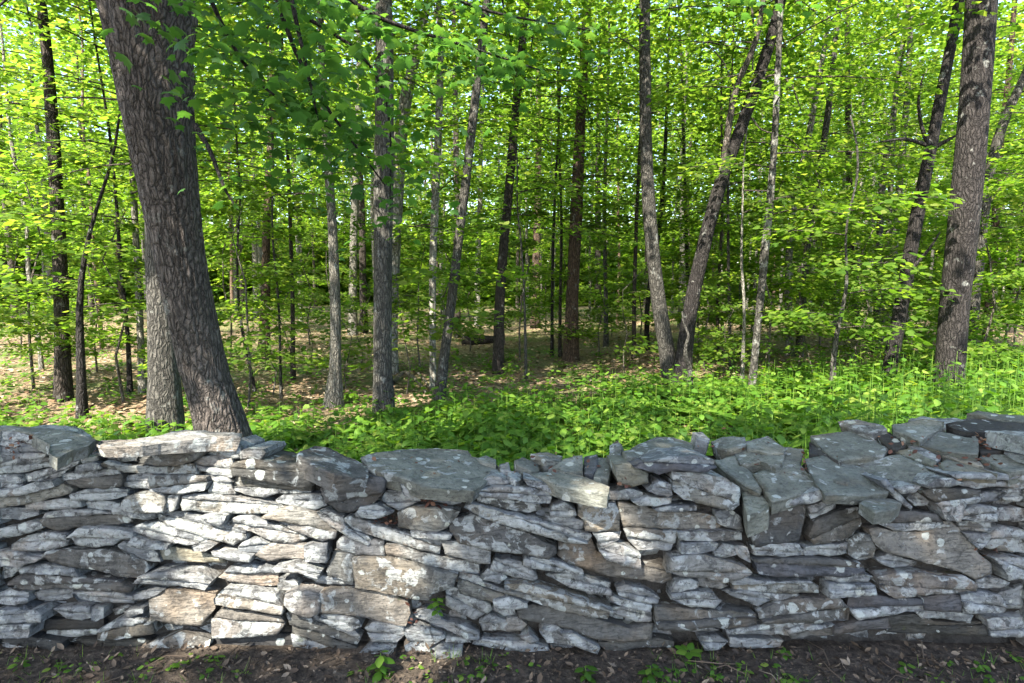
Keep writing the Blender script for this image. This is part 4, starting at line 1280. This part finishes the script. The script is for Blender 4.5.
for i, (k, lab, tone, poly, h, cr, kw) in enumerate(BIG):
    r_, P, Rr, foot = make_tree(k, lab, tone, poly, h, cr, seed=i + 1, **kw)
    FEET.append(foot)
    if lab.startswith('nearly black'):             # its low bare boughs
        for path in ([(905, 277), (918, 262), (932, 246), (940, 232)], [(931, 150), (921, 128), (917, 95), (924, 74)], [(933, 148), (948, 140), (962, 132)], [(930, 146), (905, 138), (880, 142)]):
            q = [at_y(x, y, 8.6 - .1 * j) - foot for j, (x, y) in enumerate(path)]
            qq, rr = smooth_path(q, np.linspace(.035, .01, len(q)), 10)
            v, f, s = tube(qq, rr, 6)
            o = link('branch', mesh_np('branch', v, f, s, [M_BARK], smooth=True), r_); o.color = (.045, .04, .036, 1)

# the forked leaning tree
def forked_tree():
    poly = [(681, 390, 18), (682, 372, 15), (686, 321, 15), (699, 271, 14), (709, 218, 13), (723, 168, 13), (743, 128, 12), (763, 61, 11), (777, 27, 11), (783, 0, 10)]
    r_, P, Rr, foot = make_tree('tree', 'dark forked tree leaning strongly right, right of centre', 'dark', poly, 12, 'high', D=9.0, sides=20, seed=77)
    for path, w0, w1 in (([(722, 172), (726, 148), (729, 120), (735, 91), (745, 65), (756, 47), (762, 10), (768, -40)], .055, .03), ([(750, 112), (763, 76), (780, 74), (792, 84), (801, 110)], .022, .008),
                         ([(757, 40), (753, 20), (750, -10)], .018, .012), ([(735, 90), (724, 62), (706, 42)], .016, .006), ([(752, 118), (760, 130), (790, 138), (808, 158)], .014, .006)):
        q = [at_y(x, y, 9.0 - .05 * j) - foot for j, (x, y) in enumerate(path)]
        qq, rr = smooth_path(q, np.linspace(w0, w1, len(q)), 18)
        v, f, s = tube(qq, rr, 8, .1)
        o = link('branch', mesh_np('branch', v, f, s, [M_BARK], smooth=True), r_); o.color = (.10, .085, .07, 1)
    FEET.append(foot)
forked_tree()


def copy_tree(src):
    c = src.copy(); COL.objects.link(c)
    for ch in src.children:
        d = ch.copy(); COL.objects.link(d); d.parent = c
    return c


# ---- leafy saplings of the understorey; labels count them between landmarks
LAND = [(200, 'the big old maple'), (384, 'the blackened trunk'), (571, 'the brown bole'), (678, 'the forked tree'), (888, 'the black leaning trunk')]
ORD = 'first second third fourth fifth sixth seventh eighth ninth tenth eleventh twelfth thirteenth fourteenth fifteenth sixteenth seventeenth eighteenth nineteenth twentieth'.split()
SAP = [(448, 12.5, 'y'), (505, 15.5, 'y'), (560, 16.5, 'y'), (612, 17.5, 'y'), (700, 13.5, 'y'), (752, 14.5, 'y'), (330, 18, 'y'), (395, 19, 'y'),  # foot px x, distance, size class
    (60, 8.2, 's'), (270, 8.4, 's'), (310, 12, 's'), (360, 11, 's'), (725, 9.6, 's'), (765, 11.4, 's'), (812, 9.2, 's'), (850, 10.6, 's'), (915, 9.4, 's'), (30, 9, 'y'), (95, 10.5, 'y'), (-20, 7.5, 'y'), (120, 8, 'y'), (20, 13, 'y'), (75, 15, 'y'), (290, 10, 's'), (245, 7.4, 'y'), (310, 15, 'y'), (345, 9, 's'), (230, 13, 'y'), (280, 20, 'y'),
    (420, 11, 'y'), (470, 14, 'y'), (405, 8.6, 's'), (520, 12, 'y'), (545, 18, 'y'), (440, 17, 'y'), (600, 13, 'y'), (625, 10.5, 's'), (640, 16, 'y'), (590, 21, 'y'), (655, 20, 'y'),
    (705, 11, 'y'), (740, 12.5, 'y'), (770, 9.5, 'y'), (800, 11, 'y'), (835, 12.5, 'y'), (860, 9.4, 'y'), (720, 16, 'y'), (785, 17, 'y'), (820, 15, 'y'), (870, 16, 'y'), (845, 19, 'y'),
    (905, 11, 'y'), (925, 13, 'y'), (985, 8.6, 'y'), (1005, 11, 'y'), (1040, 8, 'y'), (1015, 14, 'y'), (960, 16, 'y'), (1035, 12, 'y')]
def saplings():
    protos = {}
    for kind, n, hh, rr in (('y', 5, 3.3, .022), ('s', 3, 1.6, .010)):
        protos[kind] = []
        for i in range(n):
            e = empty('sapling', (0, 0, 0))
            rs = random.Random(i + 40)
            pts = [(rs.uniform(-.06, .06) * j, rs.uniform(-.06, .06) * j, hh * j / 5) for j in range(6)]
            pts[0] = (0, 0, -.05)
            v, f, s = tube(pts, np.linspace(rr, .005, 6), 6)
            t = link('trunk', mesh_np('trunk', v, f, s, [M_BARK], smooth=True), e); t.color = (.12, .105, .085, 1)
            link('crown', CROWNS['young' if kind == 'y' else 'small'][i], e).color = (.085, .07, .058, 1)
            protos[kind].append([e, 0])
    items = []
    rs = random.Random(9)
    for i, (px, D, k) in enumerate(SAP):
        pr = protos[k][i % len(protos[k])]
        o = pr[0] if pr[1] == 0 else copy_tree(pr[0])
        pr[1] += 1
        p = at_y(px, 340, D)
        o.location = (p[0], D, 0)
        o.rotation_euler = (0, 0, rs.uniform(0, 6.28))
        s = rs.uniform(.8, 1.15); o.scale = (s, s, s)
        items.append((px, o))
    for lo, hi, a, b_ in [(-999, 200, None, LAND[0][1])] + [(LAND[i][0], LAND[i + 1][0], LAND[i][1], LAND[i + 1][1]) for i in range(4)] + [(888, 9999, LAND[4][1], None)]:
        sel = sorted([(x, o) for x, o in items if lo <= x < hi], key=lambda q: q[0])
        for j, (x, o) in enumerate(sel):
            where = f'between {a} and {b_}' if a and b_ else (f'left of {b_}' if b_ else f'right of {a}')
            tag(o, f'leafy sapling, {ORD[j]} from left {where}', 'sapling', 'leafy saplings under the trees')
saplings()

# ---- far trees, alike in the dim wood
def far_trees():
    rs = random.Random(21)
    protos = []
    for i in range(8):
        e = empty('tree', (0, 0, 0))
        thin = i >= 3
        r = rs.uniform(.05, .09) if thin else rs.uniform(.11, .17)
        h = rs.uniform(9, 13) if thin else 18
        pts = [(rs.uniform(-.05, .05) * j, rs.uniform(-.05, .05) * j, h * j / 7 - .1) for j in range(8)]
        P, Rr = smooth_path(pts, np.linspace(r, .02, 8), 16)
        v, f, s = tube(P, Rr, 7, .1, i)
        t = link('trunk', mesh_np('trunk', v, f, s, [M_BARK], smooth=True), e)
        t.color = (*[c_ * (1.2 if i in (2, 4, 7) else 1.9) for c_ in TREE_TONES[('brown', 'grey', 'pale', 'grey', 'pale', 'brown', 'red', 'pale')[i]]], 1)  # far trunks lightened in colour for the brightness and haze of depth
        c = link('crown', CROWNS['pole' if thin else 'far'][i % 4], e)
        c.color = (.085, .07, .058, 1)
        if thin: c.scale = (1.35, 1.35, h / 9.0)
        protos.append([e, 0])
    n = 0; tries = 0; used = []
    while n < 175 and tries < 5000:
        tries += 1
        D = rs.uniform(15, 46) if n < 130 else rs.uniform(40, 58)
        x = rs.uniform(-1, 1) * (D * .88 + 2)
        if D < 22 and -6 < x < 7 and rs.random() < .75: continue        # the small clearing
        if any((x - a) ** 2 + (D - b_) ** 2 < 1.2 for a, b_ in used): continue
        used.append((x, D))
        pr = rs.choice(protos)
        o = pr[0] if pr[1] == 0 else copy_tree(pr[0])
        pr[1] += 1
        o.location = (x, D, 0); o.rotation_euler = (0, 0, rs.uniform(0, 6.28))
        s = rs.uniform(.85, 1.2); o.scale = (s, s, s)
        tag(o, 'one of the many slender trees deep in the dim wood beyond the clearing', 'tree', 'slender trees deep in the wood')
        n += 1
    for pr in protos:
        if pr[1] == 0:
            for ch in list(pr[0].children): bpy.data.objects.remove(ch)
            bpy.data.objects.remove(pr[0])
far_trees()


def far_woods():
    """the wood closing the view, one mass"""
    rng = np.random.default_rng(3)
    acc = Acc()
    n = 180000
    D = rng.uniform(52, 82, n); x = (rng.random(n) * 2 - 1) * (D * .95 + 4)
    z = 27 * rng.random(n) ** .95
    nv = np.array([noise.noise((a * .12, b_ * .15, c * .16)) for a, b_, c in zip(x, D, z)])
    k2 = n // 3                            # thicker low down, and some nearer brush
    D[:k2] = rng.uniform(40, 54, k2); x[:k2] = (rng.random(k2) * 2 - 1) * (D[:k2] * .95 + 3); z[:k2] = 5.5 * rng.random(k2) ** 1.4
    k3 = n // 4                            # and the flanks, should one step aside
    D[-k3:] = rng.uniform(22, 50, k3); x[-k3:] = np.sign(rng.random(k3) - .5) * (D[-k3:] * rng.uniform(.93, 1.5, k3) + 2); z[-k3:] = 15 * rng.random(k3) ** 1.2
    keep = nv > -.75 + .028 * (z - 9).clip(0)
    pos = np.stack([x, D, z], 1)[keep]; size = np.where(np.arange(n) >= n - k3, .34, .5)[keep]
    k = len(pos)
    place_leaves(acc, KITE, pos, rng.uniform(0, 6.28, k), size * (1 + rng.random(k)), .7, 0, rng, .2)
    for i in range(160):
        d = rng.uniform(50, 80); xx = (rng.random() * 2 - 1) * d * .95
        v, f, s = tube([(xx, d, -.2), (xx + rng.normal(0, .3), d, 8), (xx + rng.normal(0, .6), d, 20)], [.2, .15, .05], 5)
        acc.add(v, f, s, 1)
    o = link('far_woods', acc.mesh('far_woods', [M_LEAF, M_BARK])); o.color = (.12, .11, .095, 1)
    tag(o, 'hazy green wall of woodland closing the view', 'woods', kind='stuff')
far_woods()

# ------------------------------------------------------------------ ground cover
def wall_back(x):
    return Y0 + .1 + float(np.interp(x, DPX, DPV))

def undergrowth():
    rng = np.random.default_rng(8)
    acc = Acc()
    n = 0
    for it in range(12000):
        Y = 3.0 + 10.5 * rng.random() ** 1.3
        X = (rng.random() * 2 - 1) * (Y * .92 + 1.2)
        if Y < wall_back(X) + .12: continue
        px = CX + F_PX * X / Y
        # thick band behind the wall thinning into the clearing
        edge = np.interp(px, [0, 120, 250, 350, 500, 620, 760, 900, 1024], [7.0, 6.5, 7.0, 7.0, 8.0, 8.6, 9.5, 10.5, 11])
        pd = 1.0 if Y < edge - 1.3 else max(.13, (edge + .6 - Y) / 1.9)
        pd *= .55 + .9 * (noise.noise((X * .9, Y * .9, 6)) + .35)
        if rng.random() > pd: continue
        hmax = np.interp(px, [0, 150, 300, 600, 800, 860, 1024], [.34, .30, .34, .46, .48, .74, .84]) * (1 if Y < edge else .55)
        h = hmax * rng.uniform(.45, 1.1)
        kind = rng.random()
        if kind < .74:                      # broad-leaved herb
            k = int(rng.integers(9, 16))
            az = rng.uniform(0, 6.28) + np.arange(k) * 2.4
            u = (np.arange(k) + 1) / k
            rad = .03 + .10 * (1.1 - u) + rng.random(k) * .05
            pos = np.stack([X + np.cos(az) * rad * .5, Y + np.sin(az) * rad * .5, h * u * (.75 + .25 * rng.random(k))], 1)
            place_leaves(acc, OVAL if Y < 6.5 else TRI3, pos, az, (.040 + .055 * rng.random(k)) * (1.15 if Y < 6 else 1), .45, 0, rng, .25)
            v, f, s = tube([(X, Y, -.02), (X, Y, h * .95)], [.003, .002], 3); acc.add(v, f, s, 0)
        elif kind < .82:                    # grass blades
            k = int(rng.integers(8, 14))
            az = rng.uniform(0, 6.28, k); L = .7 * h * rng.uniform(.6, 1.1, k); w_ = .004 + .003 * rng.random(k)
            for a, l, ww in zip(az, L, w_):
                q = np.array([-math.sin(a), math.cos(a), 0]) * ww; d = np.array([math.cos(a), math.sin(a), 0])
                o = np.array([X, Y, 0]) + d * .03 * rng.random()
                acc.add([o - q, o + q, o + d * l * .25 + q * .8 + (0, 0, l * .65), o + d * l * .25 - q * .8 + (0, 0, l * .65), o + d * l * .6 + (0, 0, l * .85)], [0, 1, 2, 3, 3, 2, 4], [4, 3], 0)
        else:                               # fern-like frond rosette
            for a in rng.uniform(0, 6.28, 6):
                L = h * rng.uniform(.8, 1.3); k = 9
                u = np.linspace(.15, 1, k)
                base = np.stack([X + math.cos(a) * L * .8 * u, Y + math.sin(a) * L * .8 * u, L * (.9 * u - .55 * u * u)], 1)
                for sgn in (-1, 1):
                    place_leaves(acc, KITE, base, np.full(k, a + sgn * 1.2), (.09 * np.sin(u * 2.9) + .02) * L / .35, .2, 0, rng, .1)
    o = link('undergrowth', acc.mesh('undergrowth', [M_HERB]))
    tag(o, 'lush bright green herbs, grass and ferns behind the wall', 'ground cover', kind='stuff')
undergrowth()


def litter():
    rng = np.random.default_rng(14)
    acc = Acc()
    # verge in front of the wall
    n = 22000
    X = (rng.random(n) * 2 - 1) * 3.4; Y = .9 + rng.random(n) * 1.62
    pos = np.stack([X, Y, .004 + .022 * rng.random(n)], 1)
    place_leaves(acc, CURL, pos, rng.uniform(0, 6.28, n), .010 + .034 * rng.random(n) ** 3, 1.3, 0, rng)
    # twigs
    for i in range(160):
        x, y, a, L = rng.uniform(-3, 3), rng.uniform(1.2, 2.45), rng.uniform(0, 6.28), rng.uniform(.05, .25)
        v, f, s = tube([(x, y, .014), (x + math.cos(a) * L * .5, y + math.sin(a) * L * .5, .02 + rng.random() * .015), (x + math.cos(a + .3) * L, y + math.sin(a + .3) * L, .014)], [.003, .0025, .0015], 4)
        acc.add(v, f, s, 0)
    # forest floor
    n = 34000
    Y = 4 + 22 * rng.random(n) ** 1.2; X = (rng.random(n) * 2 - 1) * (Y * .92 + 1)
    Z = np.array([noise.noise((a * .35, b_ * .35, 3)) * .10 * min(1, max(0, (b_ - 3.4) / 3)) for a, b_ in zip(X, Y)]) + .02 + .02 * rng.random(n)
    place_leaves(acc, KITE, np.stack([X, Y, Z], 1), rng.uniform(0, 6.28, n), .06 + .05 * rng.random(n), .5, 1, rng)
    o = link('leaf_litter', acc.mesh('leaf_litter', [M_VERGE, M_DEAD]))
    tag(o, 'brown dead leaves and twigs strewn over the ground', 'leaf litter', kind='stuff')
    # rusty leaves caught between the stones
    acc = Acc()
    for crop, u, v_, su, sv, k, top in (('A3', 250, 535, 45, 25, 26, 0), ('A3', 470, 430, 30, 25, 16, 0), ('A3', 680, 395, 25, 18, 10, 0), ('A1', 120, 125, 80, 30, 26, 0), ('A1', 470, 160, 40, 20, 12, 0), ('B6', 830, 200, 35, 25, 14, 0),
                                   ('B3', 395, 395, 20, 40, 10, 0), ('A6', 890, 240, 80, 25, 40, 1), ('A6', 800, 200, 40, 15, 14, 1), ('A5', 660, 240, 18, 40, 14, 1), ('A6', 440, 215, 40, 12, 8, 1), ('A4', 600, 345, 20, 10, 6, 0), ('A6', 300, 270, 190, 60, 26, 1), ('A6', 700, 330, 140, 40, 24, 1), ('A5', 380, 200, 150, 70, 22, 1), ('A4', 300, 240, 200, 40, 18, 1), ('A3', 450, 230, 180, 40, 12, 1)):
        ox, oy = CROPS[crop]
        for j in range(k):
            px, py = ox + (u + rng.normal(0, su)) / 5.333, oy + (v_ + rng.normal(0, sv)) / 5.333
            p = top_pt(px, py, .02 + .02 * rng.random()) if top else face_pt(px, py) + np.array([0, .035 * rng.random() - .012, 0])
            place_leaves(acc, OVAL, p[None], np.array([rng.uniform(0, 6.28)]), np.array([.012 + .02 * rng.random()]), .9, 0, rng, .3)
    o = link('caught_leaves', acc.mesh('caught_leaves', [M_DEADR]))
    tag(o, 'rusty dead leaves caught between the wall stones', 'dead leaves', kind='stuff')
    # short grass and tiny herbs on the verge
    acc = Acc()
    for i in range(2600):
        x, y = rng.uniform(-3.2, 3.2), rng.uniform(1.0, 2.46)
        if noise.noise((x * 1.6, y * 2, 1)) < -.12: continue
        k = int(rng.integers(2, 6))
        if rng.random() < .6:
            for a in rng.uniform(0, 6.28, k):
                l = rng.uniform(.02, .07); q = np.array([-math.sin(a), math.cos(a), 0]) * .0016; d = np.array([math.cos(a), math.sin(a), 0]); o_ = np.array([x, y, 0])
                acc.add([o_ - q, o_ + q, o_ + d * l * .6 + (0, 0, l * .8)], [0, 1, 2], [3], 0)
        else:
            az = rng.uniform(0, 6.28, k)
            place_leaves(acc, OVAL, np.stack([x + np.cos(az) * .008, y + np.sin(az) * .008, .008 + .02 * rng.random(k)], 1), az, .015 + .02 * rng.random(k), .4, 0, rng)
    o = link('verge_grass', acc.mesh('verge_grass', [M_HERB]))
    tag(o, 'sparse grass blades and tiny herbs on the dark verge', 'grass', kind='stuff')
litter()


def weeds():
    rng = np.random.default_rng(31)
    def weed(label, p, n, size, h, star=False, mat=M_HERB):
        e = empty('weed', p); tag(e, label, 'weed', 'small weeds by the wall')
        a = Acc(); az = rng.uniform(0, 6.28) + np.arange(n) * (6.283 / n if star else 2.4)
        u = (np.arange(n) + 1) / n
        zz = np.full(n, h) if star else h * u
        place_leaves(a, OVAL, np.stack([np.cos(az) * .006, np.sin(az) * .006, zz], 1), az, size * (.75 + .5 * rng.random(n)), .3, 0, rng, -.25 if star else .1)
        link('foliage', a.mesh('foliage', [mat]), e)
        v, f, s = tube([(0, 0, -.01), (0.004, 0, h * .5), (0, 0, h)], [.0025, .002, .0015], 5)
        link('stem', mesh_np('stem', v, f, s, [mat]), e)
    g = lambda px, py: np.array([*(CAM + ray(px, py) * (1.6 / -ray(px, py)[2]))[:2], 0.0])
    weed('bright green sprig growing from a crack low in the wall left of centre', face_pt(438, 606) + np.array([0, -.02, -.02]), 14, .035, .07)
    weed('pale star-shaped weed at the foot of the wall right of centre', g(688, 658), 7, .05, .03, True)
    weed('tall green weed tuft on the verge below the bright sprig', g(381, 676), 12, .05, .10)
    weed('low green weed on the verge just left of the pale star-shaped weed', g(650, 680), 12, .045, .06)
    weed('low green weed on the verge between the two weed tufts', g(585, 678), 9, .04, .05)
    weed('small weed on the dark verge right of the pale star-shaped weed', g(785, 656), 8, .03, .03)
    weed('tiny weed at the right end of the dark verge', g(905, 672), 7, .035, .03)
weeds()


def fallen_wood():
    for lab, pts, r in (('bleached dead branch lying on the leaf litter right of the blackened trunk', [(393, 384), (404, 372), (417, 382), (426, 394)], .035),
                        ('thin dead stick propped on the clearing floor beside the slim leaning trunk', [(410, 366), (424, 380), (431, 391)], .022),
                        ('dark rotten log far back in the clearing left of the straight brown bole', [(462, 345), (480, 344), (497, 347)], .14)):
        q = [at_y(x, y, ground_y(x, y)) + np.array([0, 0, r * .8]) for x, y in pts]
        if r > .1: q = [np.array([p[0], q[0][1] + .1 * k, .12]) for k, p in enumerate(q)]
        b0 = q[0].copy(); b0[2] = 0
        qq, rr = smooth_path(q, np.linspace(r, r * .55, len(q)), 14)
        v, f, s = tube(qq - b0, rr, 9, .25, 3)
        o = link('fallen_branch' if r < .1 else 'fallen_log', mesh_np('fallen_branch', v, f, s, [M_BARK], smooth=True))
        o.location = b0; o.color = (.22, .19, .15, 1) if r < .1 else (.05, .042, .035, 1)
        tag(o, lab, 'dead wood', None, 'thing')
fallen_wood()
